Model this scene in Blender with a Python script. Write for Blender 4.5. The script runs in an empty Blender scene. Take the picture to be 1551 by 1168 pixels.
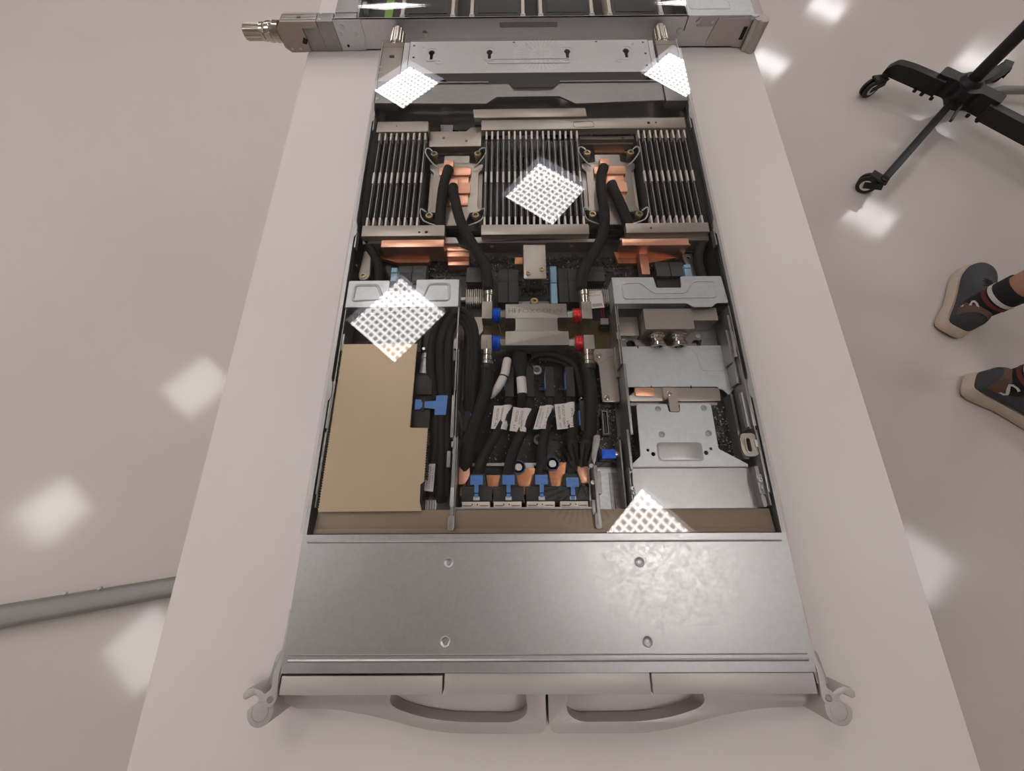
import bpy, bmesh, math, random
from mathutils import Vector, Matrix
from mathutils.geometry import tessellate_polygon
random.seed(7)
S = 0.001                       # everything below is measured in millimetres
TZ = 730.0                      # table top above the floor; z = 0 is the table top
FL = -730.0
COL = bpy.context.scene.collection
ORG = {}

# ------------------------------------------------------------------ materials
def lin(c):
    return tuple((v / 255 / 12.92) if v / 255 <= 0.04045 else ((v / 255 + 0.055) / 1.055) ** 2.4 for v in c)

def mat(name, rgb, rough=0.5, metal=0.0, var=0.08, scale=40.0, bump=0.0, stretch=(1, 1, 1), spec=0.5, coat=0.0, gain=1.0, rvar=0.0, bscale=None):
    m = bpy.data.materials.new(name); m.use_nodes = True
    nt = m.node_tree; b = nt.nodes['Principled BSDF']
    c = tuple(min(1, v * gain) for v in lin(rgb))
    tc = nt.nodes.new('ShaderNodeTexCoord'); mp = nt.nodes.new('ShaderNodeMapping')
    mp.inputs['Scale'].default_value = stretch
    nz = nt.nodes.new('ShaderNodeTexNoise'); nz.inputs['Scale'].default_value = scale; nz.inputs['Detail'].default_value = 4
    nt.links.new(tc.outputs['Object'], mp.inputs['Vector']); nt.links.new(mp.outputs['Vector'], nz.inputs['Vector'])
    rp = nt.nodes.new('ShaderNodeValToRGB')
    rp.color_ramp.elements[0].position = 0.3; rp.color_ramp.elements[1].position = 0.7
    rp.color_ramp.elements[0].color = tuple(v * (1 - var) for v in c) + (1,)
    rp.color_ramp.elements[1].color = tuple(min(1, v * (1 + var)) for v in c) + (1,)
    nt.links.new(nz.outputs['Fac'], rp.inputs['Fac']); nt.links.new(rp.outputs['Color'], b.inputs['Base Color'])
    b.inputs['Roughness'].default_value = rough; b.inputs['Metallic'].default_value = metal
    b.inputs['Specular IOR Level'].default_value = spec
    if coat: b.inputs['Coat Weight'].default_value = coat; b.inputs['Coat Roughness'].default_value = 0.1
    if rvar:
        mr = nt.nodes.new('ShaderNodeMapRange'); mr.inputs['From Min'].default_value = 0.3; mr.inputs['From Max'].default_value = 0.7
        mr.inputs['To Min'].default_value = rough - rvar; mr.inputs['To Max'].default_value = rough + rvar
        nt.links.new(nz.outputs['Fac'], mr.inputs['Value']); nt.links.new(mr.outputs['Result'], b.inputs['Roughness'])
    if bump:
        bp = nt.nodes.new('ShaderNodeBump'); bp.inputs['Strength'].default_value = bump; bp.inputs['Distance'].default_value = 0.0006
        src = nz
        if bscale:
            src = nt.nodes.new('ShaderNodeTexNoise'); src.inputs['Scale'].default_value = bscale
            nt.links.new(mp.outputs['Vector'], src.inputs['Vector'])
        nt.links.new(src.outputs['Fac'], bp.inputs['Height']); nt.links.new(bp.outputs['Normal'], b.inputs['Normal'])
    return m

M = {}
M['table'] = mat('white laminate', (228, 218, 214), 0.42, var=0.012, scale=6)
M['floor'] = mat('grey epoxy floor', (207, 197, 190), 0.085, var=0.03, scale=1.3, rvar=0.03, spec=0.19, bump=0.05, bscale=60)
M['ceiling'] = mat('grey white ceiling tile', (186, 183, 180), 0.9, var=0.03, scale=60)
M['wall'] = mat('white wall paint', (206, 202, 196), 0.8, var=0.02)
M['housing'] = mat('pale light housing', (168, 168, 180), 0.5, var=0.01)
M['zinc'] = mat('galvanised sheet', (180, 178, 177), 0.4, 0.82, var=0.05, scale=260, rvar=0.05, bump=0.05, bscale=1400)
M['zincdark'] = mat('grey zinc wall', (158, 155, 153), 0.42, 0.8, var=0.05, scale=160)
M['steel'] = mat('pale galvanised steel', (204, 206, 208), 0.45, 0.65, var=0.05, scale=200, bump=0.05, bscale=1400)
M['deck'] = mat('rear deck steel', (208, 207, 208), 0.4, 0.6, var=0.03, scale=150)
M['champ'] = mat('champagne nickel', (176, 166, 157), 0.4, 0.85, var=0.04, scale=120, stretch=(1, 8, 1))
M['bezel'] = mat('warm grey paint', (186, 177, 172), 0.45, 0.25, var=0.02, scale=90, stretch=(6, 1, 1))
M['clip'] = mat('pale metal clip', (222, 212, 202), 0.45, 0.3, var=0.03)
M['chrome'] = mat('polished nickel', (200, 190, 178), 0.16, 0.95, var=0.03)
M['nickel'] = mat('brushed nickel', (158, 150, 143), 0.46, 0.8, var=0.05, scale=90, stretch=(1, 1, 12))
M['copper'] = mat('brushed copper', (240, 180, 152), 0.36, 0.92, var=0.07, scale=60, stretch=(1, 14, 6))
M['copperd'] = mat('tarnished copper', (206, 142, 104), 0.42, 0.85, var=0.16, scale=70, stretch=(3, 2, 1))
M['black'] = mat('black plastic', (30, 29, 28), 0.5, var=0.1)
M['sleeve'] = mat('black woven sleeve', (27, 26, 26), 0.7, var=0.35, scale=900, bump=0.25, bscale=1800, spec=0.3)
M['rubber'] = mat('black rubber', (22, 22, 22), 0.5, var=0.12, scale=120)
M['spread'] = mat('dark module shell', (34, 35, 36), 0.45, 0.1, var=0.1, scale=60, stretch=(1, .4, 1))
M['pcb'] = mat('black circuit board', (24, 23, 23), 0.4, var=0.3, scale=420)
M['chip'] = mat('dark chip', (66, 65, 65), 0.45, var=0.25, scale=300)
M['solder'] = mat('solder and silkscreen', (200, 196, 190), 0.4, 0.3, var=0.2, scale=500)
M['tan'] = mat('tan coated plate', (205, 181, 151), 0.45, 0.25, var=0.03, scale=22)
M['brown'] = mat('brown anodised strip', (142, 124, 104), 0.45, 0.3, var=0.05, scale=150, stretch=(1, 10, 1))
M['olive'] = mat('olive film', (96, 80, 44), 0.35, 0.2, var=0.1)
M['blue'] = mat('blue plastic tab', (84, 132, 204), 0.4, var=0.03)
M['anblue'] = mat('blue anodised', (20, 96, 226), 0.28, 0.45, var=0.05)
M['anred'] = mat('red anodised', (222, 56, 58), 0.28, 0.45, var=0.05)
M['brass'] = mat('pale brass', (190, 170, 132), 0.3, 0.7, var=0.05)
M['paper'] = mat('white label paper', (224, 216, 212), 0.6, var=0.015)
M['ink'] = mat('dark print', (84, 80, 80), 0.6, var=0.02)
M['engrave_shade'] = mat('engraved and shaded nickel', (120, 111, 102), 0.5, 0.5, var=0.05)
M['green'] = mat('green label strip', (126, 170, 60), 0.45, var=0.04)
M['bluering'] = mat('dark blue ring', (44, 78, 132), 0.4, var=.04)
M['bluegrey'] = mat('blue grey latch', (140, 176, 200), 0.4, 0.1, var=0.05)
M['hole'] = mat('dark recess', (26, 24, 23), 0.7, var=0.05)
M['cart'] = mat('black powder coat', (30, 29, 29), 0.45, spec=0.35, var=0.08, scale=80, bump=0.05)
M['footbar'] = mat('grey painted tube', (136, 133, 129), 0.4, 0.2, var=0.03)
M['sole'] = mat('cream rubber sole', (206, 190, 172), 0.7, var=0.06, scale=50, bump=0.3)
M['outsole'] = mat('black outsole', (40, 36, 38), 0.7, var=0.1)
M['shoe'] = mat('charcoal knit shoe', (64, 66, 70), 0.75, var=0.15, scale=200, bump=0.3)
M['suede'] = mat('brown suede', (98, 76, 62), 0.9, var=0.1, scale=150, bump=0.3)
M['sock'] = mat('black sock', (28, 26, 30), 0.85, var=0.2, scale=400)
M['sockred'] = mat('red sock band', (104, 42, 46), 0.85, var=0.1, scale=400)
M['sockwhite'] = mat('white sock band', (204, 196, 192), 0.85, var=0.08, scale=400)
M['skin'] = mat('skin', (176, 132, 110), 0.55, var=0.05, scale=60)
M['shorts'] = mat('navy cloth', (48, 54, 72), 0.85, var=0.1, scale=90)
M['shirt'] = mat('grey cloth', (126, 128, 132), 0.85, var=0.08, scale=90)
M['ventplate'] = mat('white vent plate', (236, 234, 230), 0.6, var=0.01)
M['hair'] = mat('dark hair', (44, 34, 28), 0.6, var=0.2, scale=200)
M['eye'] = mat('eye white', (225, 220, 214), 0.3, var=0.01)

def acrylic():
    m = bpy.data.materials.new('clear acrylic'); m.use_nodes = True; nt = m.node_tree
    nt.nodes.remove(nt.nodes['Principled BSDF']); out = nt.nodes['Material Output']
    tr = nt.nodes.new('ShaderNodeBsdfTransparent'); tr.inputs['Color'].default_value = (0.97, 0.97, 0.965, 1)
    gl = nt.nodes.new('ShaderNodeBsdfGlossy'); gl.inputs['Roughness'].default_value = 0.006
    lw = nt.nodes.new('ShaderNodeLayerWeight'); lw.inputs['Blend'].default_value = 0.5
    pw = nt.nodes.new('ShaderNodeMath'); pw.operation = 'POWER'; pw.inputs[1].default_value = 4.5
    ma = nt.nodes.new('ShaderNodeMath'); ma.operation = 'MULTIPLY_ADD'; ma.inputs[1].default_value = 0.95; ma.inputs[2].default_value = 0.03
    mx = nt.nodes.new('ShaderNodeMixShader')
    nt.links.new(lw.outputs['Facing'], pw.inputs[0]); nt.links.new(pw.outputs[0], ma.inputs[0])
    nt.links.new(ma.outputs[0], mx.inputs['Fac']); nt.links.new(tr.outputs[0], mx.inputs[1]); nt.links.new(gl.outputs[0], mx.inputs[2])
    nt.links.new(mx.outputs[0], out.inputs['Surface'])
    return m
M['acrylic'] = acrylic()

LAMP = 13.0
def diffuser_mat():
    m = bpy.data.materials.new('louvre diffuser'); m.use_nodes = True; nt = m.node_tree
    b = nt.nodes['Principled BSDF']; b.inputs['Base Color'].default_value = (0.8, 0.8, 0.8, 1)
    tc = nt.nodes.new('ShaderNodeTexCoord')
    sx = nt.nodes.new('ShaderNodeSeparateXYZ'); nt.links.new(tc.outputs['Object'], sx.inputs[0])
    def bars(out, period, width):
        a = nt.nodes.new('ShaderNodeMath'); a.operation = 'PINGPONG'; a.inputs[1].default_value = period / 2
        nt.links.new(out, a.inputs[0])
        r = nt.nodes.new('ShaderNodeMapRange'); r.inputs['From Min'].default_value = width * 0.35; r.inputs['From Max'].default_value = width
        r.inputs['To Min'].default_value = 1; r.inputs['To Max'].default_value = 0
        nt.links.new(a.outputs[0], r.inputs['Value']); return r.outputs['Result']
    gx = bars(sx.outputs['X'], 0.0515, 0.016); gy = bars(sx.outputs['Y'], 0.0515, 0.013)
    mx = nt.nodes.new('ShaderNodeMath'); mx.operation = 'MAXIMUM'
    nt.links.new(gx, mx.inputs[0]); nt.links.new(gy, mx.inputs[1])
    ma = nt.nodes.new('ShaderNodeMath'); ma.operation = 'MULTIPLY_ADD'
    ma.inputs[1].default_value = LAMP * 1.15; ma.inputs[2].default_value = LAMP * 0.38
    nt.links.new(mx.outputs[0], ma.inputs[0])
    b.inputs['Emission Color'].default_value = (1.0, 0.962, 0.945, 1)
    nt.links.new(ma.outputs[0], b.inputs['Emission Strength'])
    return m
M['lamp'] = diffuser_mat()

# ------------------------------------------------------------------ mesh helpers
def rpoly(pts, r, seg=4):
    out = []; n = len(pts)
    for i, p in enumerate(pts):
        rr = r[i] if isinstance(r, (list, tuple)) else r
        p = Vector(p); a = Vector(pts[i - 1]); b = Vector(pts[(i + 1) % n])
        if rr <= 0: out.append(tuple(p)); continue
        da, db = (a - p), (b - p); la, lb = da.length, db.length
        d = min(rr, la * 0.48, lb * 0.48)
        p0 = p + da / la * d; p1 = p + db / lb * d
        for k in range(seg + 1):
            t = k / seg; out.append(tuple((1 - t) ** 2 * p0 + 2 * t * (1 - t) * p + t * t * p1))
    return out

def rrect(x0, x1, y0, y1, r, seg=4):
    return rpoly([(x0, y0), (x1, y0), (x1, y1), (x0, y1)], r, seg)

def circ(x, y, r, n=20):
    return [(x + r * math.cos(2 * math.pi * k / n), y + r * math.sin(2 * math.pi * k / n)) for k in range(n)]

def spline(P, per=6):
    P = [Vector(p) for p in P]
    if len(P) < 3: return P
    Q = [P[0] * 2 - P[1]] + P + [P[-1] * 2 - P[-2]]; out = []
    for i in range(1, len(Q) - 2):
        a, b, c, d = Q[i - 1:i + 3]
        for k in range(per):
            t = k / per
            out.append(0.5 * ((2 * b) + (c - a) * t + (2 * a - 5 * b + 4 * c - d) * t * t + (3 * b - a - 3 * c + d) * t ** 3))
    out.append(P[-1]); return out

class MB:
    def __init__(s): s.v = []; s.f = []
    def add(s, vs, fs):
        o = len(s.v); s.v += [Vector(v) for v in vs]; s.f += [tuple(i + o for i in f) for f in fs]; return s
    def box(s, x0, x1, y0, y1, z0, z1):
        return s.add([(x0, y0, z0), (x1, y0, z0), (x1, y1, z0), (x0, y1, z0), (x0, y0, z1), (x1, y0, z1), (x1, y1, z1), (x0, y1, z1)],
                     [(0, 3, 2, 1), (4, 5, 6, 7), (0, 1, 5, 4), (1, 2, 6, 5), (2, 3, 7, 6), (3, 0, 4, 7)])
    def obox(s, c, d, w, h):
        """box from point c along vector d, width w (horizontal), height h, centred on the line"""
        c = Vector(c); d = Vector(d); sx = Vector((-d.y, d.x, 0)).normalized() * w / 2; u = d.cross(sx).normalized() * h / 2
        if u.z < 0: u = -u
        vs = [c - sx - u, c + sx - u, c + sx + u, c - sx + u]; vs += [v + d for v in vs]
        return s.add(vs, [(0, 1, 2, 3), (4, 7, 6, 5), (0, 4, 5, 1), (1, 5, 6, 2), (2, 6, 7, 3), (3, 7, 4, 0)])
    def prism(s, poly, z0, z1, axis='z'):
        n = len(poly)
        def m(p, z):
            if axis == 'z': return (p[0], p[1], z)
            if axis == 'x': return (z, p[0], p[1])
            return (p[0], z, p[1])
        return s.add([m(p, z0) for p in poly] + [m(p, z1) for p in poly],
                     [tuple(range(n))[::-1], tuple(range(n, 2 * n))] + [(i, (i + 1) % n, n + (i + 1) % n, n + i) for i in range(n)])
    def plate(s, outer, holes, z0, z1):
        loops = [outer] + list(holes); flat = [p for l in loops for p in l]; N = len(flat)
        tri = tessellate_polygon([[Vector((p[0], p[1], 0)) for p in l] for l in loops])
        vs = [(p[0], p[1], z0) for p in flat] + [(p[0], p[1], z1) for p in flat]
        fs = [tuple(t) for t in tri] + [tuple(i + N for i in t) for t in tri]; o = 0
        for l in loops:
            n = len(l); fs += [(o + i, o + (i + 1) % n, N + o + (i + 1) % n, N + o + i) for i in range(n)]; o += n
        return s.add(vs, fs)
    def lathe(s, c, ax, prof, n=20, ph=0.0):
        c = Vector(c); ax = Vector(ax).normalized(); u = ax.orthogonal().normalized(); w = ax.cross(u); vs = []; fs = []
        for t, r in prof:
            for k in range(n):
                a = 2 * math.pi * k / n + ph; vs.append(c + ax * t + (u * math.cos(a) + w * math.sin(a)) * r)
        for i in range(len(prof) - 1):
            for k in range(n):
                fs.append((i * n + k, i * n + (k + 1) % n, (i + 1) * n + (k + 1) % n, (i + 1) * n + k))
        fs.append(tuple(range(n))[::-1]); m = (len(prof) - 1) * n; fs.append(tuple(range(m, m + n)))
        return s.add(vs, fs)
    def cyl(s, c, ax, h, r, n=20, r2=None): return s.lathe(c, ax, [(0, r), (h, r if r2 is None else r2)], n)
    def tube(s, path, r, n=10, smooth=True, ribs=0.0):
        P = spline(path) if smooth else [Vector(p) for p in path]
        R = r if isinstance(r, (list, tuple)) else None; vs = []; fs = []; L = len(P); u = None
        for i, p in enumerate(P):
            d = (P[min(i + 1, L - 1)] - P[max(i - 1, 0)]).normalized()
            if u is None: u = d.orthogonal().normalized()
            u = (u - d * u.dot(d)).normalized(); w = d.cross(u)
            if R: t = i / (L - 1) * (len(R) - 1); k0 = min(int(t), len(R) - 2); rr = R[k0] + (R[k0 + 1] - R[k0]) * (t - k0)
            else: rr = r
            rr *= 1 + (ribs if i % 2 else 0)
            for k in range(n):
                a = 2 * math.pi * k / n; vs.append(p + (u * math.cos(a) + w * math.sin(a)) * rr)
        for i in range(L - 1):
            for k in range(n): fs.append((i * n + k, i * n + (k + 1) % n, (i + 1) * n + (k + 1) % n, (i + 1) * n + k))
        fs.append(tuple(range(n))[::-1]); fs.append(tuple(range((L - 1) * n, L * n)))
        return s.add(vs, fs)
    def move(s, mtx, start=0):
        for i in range(start, len(s.v)): s.v[i] = mtx @ s.v[i]
        return s
    def mesh(s, name, org, m, bev=0.0, ang=32):
        me = bpy.data.meshes.new(name); o = Vector(org)
        me.from_pydata([tuple((v - o) * S) for v in s.v], [], s.f)
        bm = bmesh.new(); bm.from_mesh(me); bmesh.ops.recalc_face_normals(bm, faces=bm.faces)
        if bev:
            es = [e for e in bm.edges if len(e.link_faces) == 2 and e.calc_face_angle(0) > 0.7 and e.calc_length() > bev * S * 2.1]
            bmesh.ops.bevel(bm, geom=es, offset=bev * S, segments=2, affect='EDGES', profile=0.6, clamp_overlap=True)
        bm.to_mesh(me); bm.free()
        for p in me.polygons: p.use_smooth = True
        me.set_sharp_from_angle(angle=math.radians(ang)); me.materials.append(m)
        return me
    def part(s, name, m, parent, bev=0.0, label=None, kind=None, ang=32):
        org = ORG[parent.name]; o = bpy.data.objects.new(name, s.mesh(name, org, m, bev, ang)); COL.objects.link(o)
        o.parent = parent; ORG[o.name] = org
        if label: o['label'] = label
        if kind: o['kind'] = kind
        return o
    def solo(s, name, m, label, cat, group=None, bev=0.0, kind=None, ang=32):
        xs = [v.x for v in s.v]; ys = [v.y for v in s.v]; zs = [v.z for v in s.v]
        org = ((min(xs) + max(xs)) / 2, (min(ys) + max(ys)) / 2, min(zs))
        o = bpy.data.objects.new(name, s.mesh(name, org, m, bev, ang)); COL.objects.link(o)
        o.location = (org[0] * S, org[1] * S, (org[2] + TZ) * S); ORG[o.name] = org
        if kind: o['kind'] = kind
        if label: o['label'] = label; o['category'] = cat
        if group: o['group'] = group
        return o

def thing(name, loc, label, cat, group=None, rz=0.0):
    o = bpy.data.objects.new(name, None); COL.objects.link(o); o.empty_display_size = 0.02
    o.location = (loc[0] * S, loc[1] * S, (loc[2] + TZ) * S); o.rotation_euler = (0, 0, rz)
    ORG[o.name] = tuple(loc); o['label'] = label; o['category'] = cat
    if group: o['group'] = group
    return o

def dup(root, loc, label=None, group=None, rz=None):
    r = root.copy(); COL.objects.link(r); r.location = (loc[0] * S, loc[1] * S, (loc[2] + TZ) * S); ORG[r.name] = tuple(loc)
    if label: r['label'] = label
    if group: r['group'] = group
    if rz is not None: r.rotation_euler = (0, 0, rz)
    for ch in list(root.children):
        c = ch.copy(); COL.objects.link(c); c.parent = r; ORG[c.name] = tuple(loc)
        for g in ch.children:
            d = g.copy(); COL.objects.link(d); d.parent = c; ORG[d.name] = tuple(loc)
    return r

def text_pts(s):
    cu = bpy.data.curves.new('lettering', 'FONT'); cu.body = s; cu.size = 1; cu.resolution_u = 2
    o = bpy.data.objects.new('lettering', cu); COL.objects.link(o)
    dg = bpy.context.evaluated_depsgraph_get(); dg.update()
    me = bpy.data.meshes.new_from_object(o.evaluated_get(dg))
    vs = [v.co.copy() for v in me.vertices]; fs = [tuple(p.vertices) for p in me.polygons]
    bpy.data.objects.remove(o); bpy.data.curves.remove(cu); bpy.data.meshes.remove(me)
    return vs, fs

def text_on(mb, s, fn, u0, u1, v0, v1):
    """lay a line of writing over a patch: u runs along the line, v across it; fn(u,v) -> point"""
    vs, fs = text_pts(s)
    if not vs: return mb
    xa, xb = min(v.x for v in vs), max(v.x for v in vs); ya, yb = min(0, min(v.y for v in vs)), max(v.y for v in vs)
    return mb.add([fn(u0 + (u1 - u0) * (v.x - xa) / (xb - xa), v0 + (v1 - v0) * (v.y - ya) / (yb - ya)) for v in vs], fs)

def hexhead(mb, x, y, z, r=3.2, h=1.6, n=20):
    mb.lathe((x, y, z), (0, 0, 1), [(0, r), (h * .7, r), (h, r * .75), (h, r * .45), (h * .3, r * .4), (h * .3, 0.01)], n)

def screw(name, x, y, z, parent, r=3.0, h=1.4, m='chrome'):
    b = MB(); hexhead(b, x, y, z, r, h); return b.part(name, M[m], parent)

# ------------------------------------------------------------------ the room
X0, X1, Y0, Y1, CZ = -7600, 9000, -6400, 10000, 2480
def struct(name, mb, m):
    return mb.solo(name, m, None, None, kind='structure')
struct('floor', MB().box(X0, X1, Y0, Y1, FL - 50, FL), M['floor'])
A_, B_, O_ = (1257, 1347), (1671, -1513), (-863, 1573)
seen = {(1, 0): (263, 2889), (0, 0): (-943, 1652), (1, -1): (-1167, 4429), (2, 0): (1650, 4403), (0, 1): (879, -61), (4, 0): (4048, 7071), (3, 1): (4725, 3998),
        (-1, -1): (-3644, 1628), (-2, -1): (-4776, 271), (5, 0): (5362, 8469), (-2, 0): (-3451, -956), (1, 2): (3906, -260), (5, 1): (7338, 6978), (4, 1): (5920, 5426)}
LAMP_ANGLE = math.radians(47.4)
spots = []
TURN = {(263, 2889): 4.5, (-943, 1652): 1.5, (879, -61): -1.0}      # turns added to lamps to shape their reflections in the cover
DARK = {(-1, -2), (-1, -3), (0, -2), (0, -3), (1, -3), (1, -4), (1, 1), (2, 2), (3, 2), (6, 1), (2, -3), (2, -1), (3, 0), (2, -2), (3, -1)}     # ceiling bays without a lamp
for i in range(-5, 8):
    for j in range(-4, 5):
        p = seen.get((i, j), (O_[0] + A_[0] * i + B_[0] * j, O_[1] + A_[1] * i + B_[1] * j))
        if (i, j) in DARK or (p[1] < -1000 and p[0] > -3000): continue
        if X0 + 450 < p[0] < X1 - 450 and Y0 + 450 < p[1] < Y1 - 450: spots.append(p)
def sq(c, h):
    out = []; LA = LAMP_ANGLE + math.radians(TURN.get(c, 0))
    for dx, dy in ((-h, -h), (h, -h), (h, h), (-h, h)):
        out.append((c[0] + dx * math.cos(LA) - dy * math.sin(LA), c[1] + dx * math.sin(LA) + dy * math.cos(LA)))
    return out
ceil = MB().plate([(X0, Y0), (X1, Y0), (X1, Y1), (X0, Y1)], [sq(p, 298) for p in spots], CZ, CZ + 12)
ceil.box(X0, X1, Y0, Y1, CZ + 130, CZ + 160)
struct('ceiling', ceil, M['ceiling'])
struct('wall_left', MB().box(X0 - 60, X0, Y0, Y1, FL, CZ + 160), M['wall'])
struct('wall_right', MB().box(X1, X1 + 60, Y0, Y1, FL, CZ + 160), M['wall'])
struct('wall_front', MB().box(X0 - 60, X1 + 60, Y0 - 60, Y0, FL, CZ + 160), M['wall'])
struct('wall_back', MB().box(X0 - 60, X1 + 60, Y1, Y1 + 60, FL, CZ + 160), M['wall'])

p0 = spots[0]
lamp = thing('ceiling_light', (p0[0], p0[1], CZ - 4), 'square recessed louvre light panel in the white ceiling', 'ceiling light', 'square light panels in the ceiling', LAMP_ANGLE)
z = CZ - 4
b = MB(); c = lambda h: [(p0[0] - h, p0[1] - h), (p0[0] + h, p0[1] - h), (p0[0] + h, p0[1] + h), (p0[0] - h, p0[1] + h)]
b.plate(c(300), [c(284)], z, z + 4); b.plate(c(288), [c(284)], z + 4, z + 84); b.prism(c(288), z + 84, z + 90)
b.part('housing', M['housing'], lamp)
MB().prism(c(283), z + 78, z + 83).part('louvre_diffuser', M['lamp'], lamp)
for p in spots[1:]: dup(lamp, (p[0], p[1], CZ - 4), rz=LAMP_ANGLE + math.radians(TURN.get(p, 0)))

VENTS = [(248, 4761), (444, 357)]
for k, (vx, vy) in enumerate(VENTS):
    lab = 'round ceiling air vent with radial slots, ' + ('mirrored over the keyhole deck', 'mirrored over the copper wedges')[k]
    vt = thing('ceiling_vent', (vx, vy, CZ - 8), lab, 'air vent', 'swirl air vents in the ceiling')
    b = MB(); b.prism(circ(vx, vy, 298, 48), CZ - 6, CZ - 1); b.part('plate', M['ventplate'], vt)
    b = MB()
    for q in range(36):
        a = 2 * math.pi * q / 36; r0, r1 = (120 + 40 * (q % 2), 272)
        b.obox((vx + r0 * math.cos(a), vy + r0 * math.sin(a), CZ - 7), ((r1 - r0) * math.cos(a), (r1 - r0) * math.sin(a), 0), 15, 2)
    for q in range(8):
        a = 2 * math.pi * (q + .5) / 8; b.obox((vx + 20 * math.cos(a), vy + 20 * math.sin(a), CZ - 7), (70 * math.cos(a), 70 * math.sin(a), 0), 13, 2)
    b.part('slots', M['hole'], vt)

# ------------------------------------------------------------------ table
tb = thing('table', (4, 400, FL), 'long white laminate table carrying both open server trays', 'table')
MB().box(-358.5, 366, -430, 1560, -26, 0).part('table_top', M['table'], tb, bev=1.5)
for x in (-300, 308):
    for y in (-360, 1490):
        MB().box(x - 25, x + 25, y - 25, y + 25, FL, -26).part('leg', M['footbar'], tb, bev=3)

# grey foot bar on the floor, running under the table
fb = thing('metal_foot_bar', (-1090, -150, FL), 'long tapered grey metal foot bar lying on the floor and disappearing under the table', 'foot bar')
d = Vector((1000, 160, 0)); c0 = Vector((-1700, -245, FL))
b = MB(); n = 16; vs = []; fs = []
for t, hw, hh in ((0, 33, 26), (1, 17, 17)):
    c_ = c0 + d * 1.35 * t; sx = Vector((-d.y, d.x, 0)).normalized()
    for k in range(n):
        a = 2 * math.pi * k / n; ca, sa = math.cos(a), math.sin(a)
        ca = math.copysign(abs(ca) ** .6, ca); sa = math.copysign(abs(sa) ** .6, sa)
        vs.append(c_ + sx * hw * ca + Vector((0, 0, hh + hh * sa)))
fs = [(k, (k + 1) % n, n + (k + 1) % n, n + k) for k in range(n)] + [tuple(range(n))[::-1], tuple(range(n, 2 * n))]
b.add(vs, fs); b.part('bar', M['footbar'], fb, ang=50)
for (x, y) in ((-1141, -128), (-1058, -117)):
    MB().lathe((x, y, FL + 40), (0.1, .5, .8), [(0, 5), (3, 5), (5, 3), (5.5, 0.01)], 12).part('rivet', M['steel'], fb)

# ------------------------------------------------------------------ rolling stand
cs = thing('rolling_stand', (1660, 1560, FL), 'black rolling floor stand with a cross-shaped base, castors and an upright pole', 'stand')
def arm(name, a, bb, w, z0, z1, drop=0):
    a = Vector(a); bb = Vector(bb); d = (bb - a); L = d.length; d.normalize(); s_ = Vector((-d.y, d.x)) * w / 2
    prof = rpoly([(0, z0), (L - 45, z0), (L, z0 - drop), (L, z0 - drop + 18), (L - 20, z1 - 6), (L - 75, z1), (0, z1)], [0, 8, 3, 8, 14, 20, 0])
    m = MB(); n = len(prof)
    m.add([(a.x + d.x * u + s_.x * q, a.y + d.y * u + s_.y * q, zz) for q in (-1, 1) for u, zz in prof],
          [tuple(range(n))[::-1], tuple(range(n, 2 * n))] + [(i, (i + 1) % n, n + (i + 1) % n, n + i) for i in range(n)])
    return m.part(name, M['cart'], cs, bev=2)
arm('leg', (1592, 1586), (1440, 1716), 38, -666, -614)
arm('leg', (1706, 1462), (1900, 1250), 38, -666, -614)
arm('leg', (1620, 1520), (1262, 1158), 24, -672, -644)
arm('leg', (1690, 1592), (1926, 1728), 34, -676, -640)
b = MB(); hub = rpoly([(1560, 1606), (1606, 1650), (1648, 1606), (1690, 1620), (1712, 1590), (1706, 1544), (1764, 1490), (1722, 1446), (1676, 1500), (1634, 1496), (1606, 1524), (1620, 1566)], 14)
b.prism(hub, -668, -604); b.part('hub', M['cart'], cs, bev=4)
b = MB(); b.cyl((1660, 1560, -604), (0, 0, 1), 16, 40, 24, 30); b.part('collar', M['cart'], cs)
MB().cyl((1660, 1560, -600), (0, 0, 1), 1600, 22, 24).part('pole', M['cart'], cs)
for (x, y), a in (((1430, 1682), 3.45), ((1896, 1254), .6), ((1266, 1160), 2.5), ((1926, 1728), 1.0)):
    ca, sa = math.cos(a), math.sin(a); w = Vector((x + 32 * ca, y + 32 * sa, FL + 32))
    b = MB(); b.cyl((x, y, FL + 48), (0, 0, 1), 24, 13, 16)
    for q in (-1, 1):
        o2 = Vector((-sa, ca, 0)) * q * 15
        b.obox(Vector((x, y, FL + 52)) + o2 - Vector((ca, sa, 0)) * 12, Vector((52 * ca, 52 * sa, -20)), 3, 24)
    b.obox(Vector((x - 14 * ca, y - 14 * sa, FL + 62)), Vector((58 * ca, 58 * sa, 6)), 32, 7)
    cst = b.part('castor', M['cart'], cs)
    b = MB()
    for q in (-9, 9):
        b.lathe(w + Vector((-sa, ca, 0)) * (q - 6), (-sa, ca, 0), [(0, 20), (0.5, 30), (3, 32), (9, 32), (11.5, 30), (12, 20)], 24)
    wl = b.part('wheel', M['rubber'], cst)
    b = MB()
    for q in (-1, 1): b.lathe(w + Vector((-sa, ca, 0)) * q * 15.2, Vector((-sa, ca, 0)) * q, [(0, 19), (1, 18.5), (1.2, 13), (0, 12)], 20)
    b.part('wheel_ring', M['paper'], cst)
for q in ((1560, 1600), (1588, 1576), (1540, 1620), (1690, 1482), (1716, 1456)):
    MB().cyl((q[0] - 12, q[1] - 10, -672), (0, 0, 1), 8, 7, 10).part('bolt', M['cart'], cs)
MB().tube([(1700, 1580, -690), (1900, 1640, -690), (2350, 1640, -690)], 15, 12, smooth=False).part('cross_tube', M['footbar'], cs)
MB().obox((1640, 1500, -640), (-52, -70, -16), 8, 10).part('brake_lever', M['cart'], cs)

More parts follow.
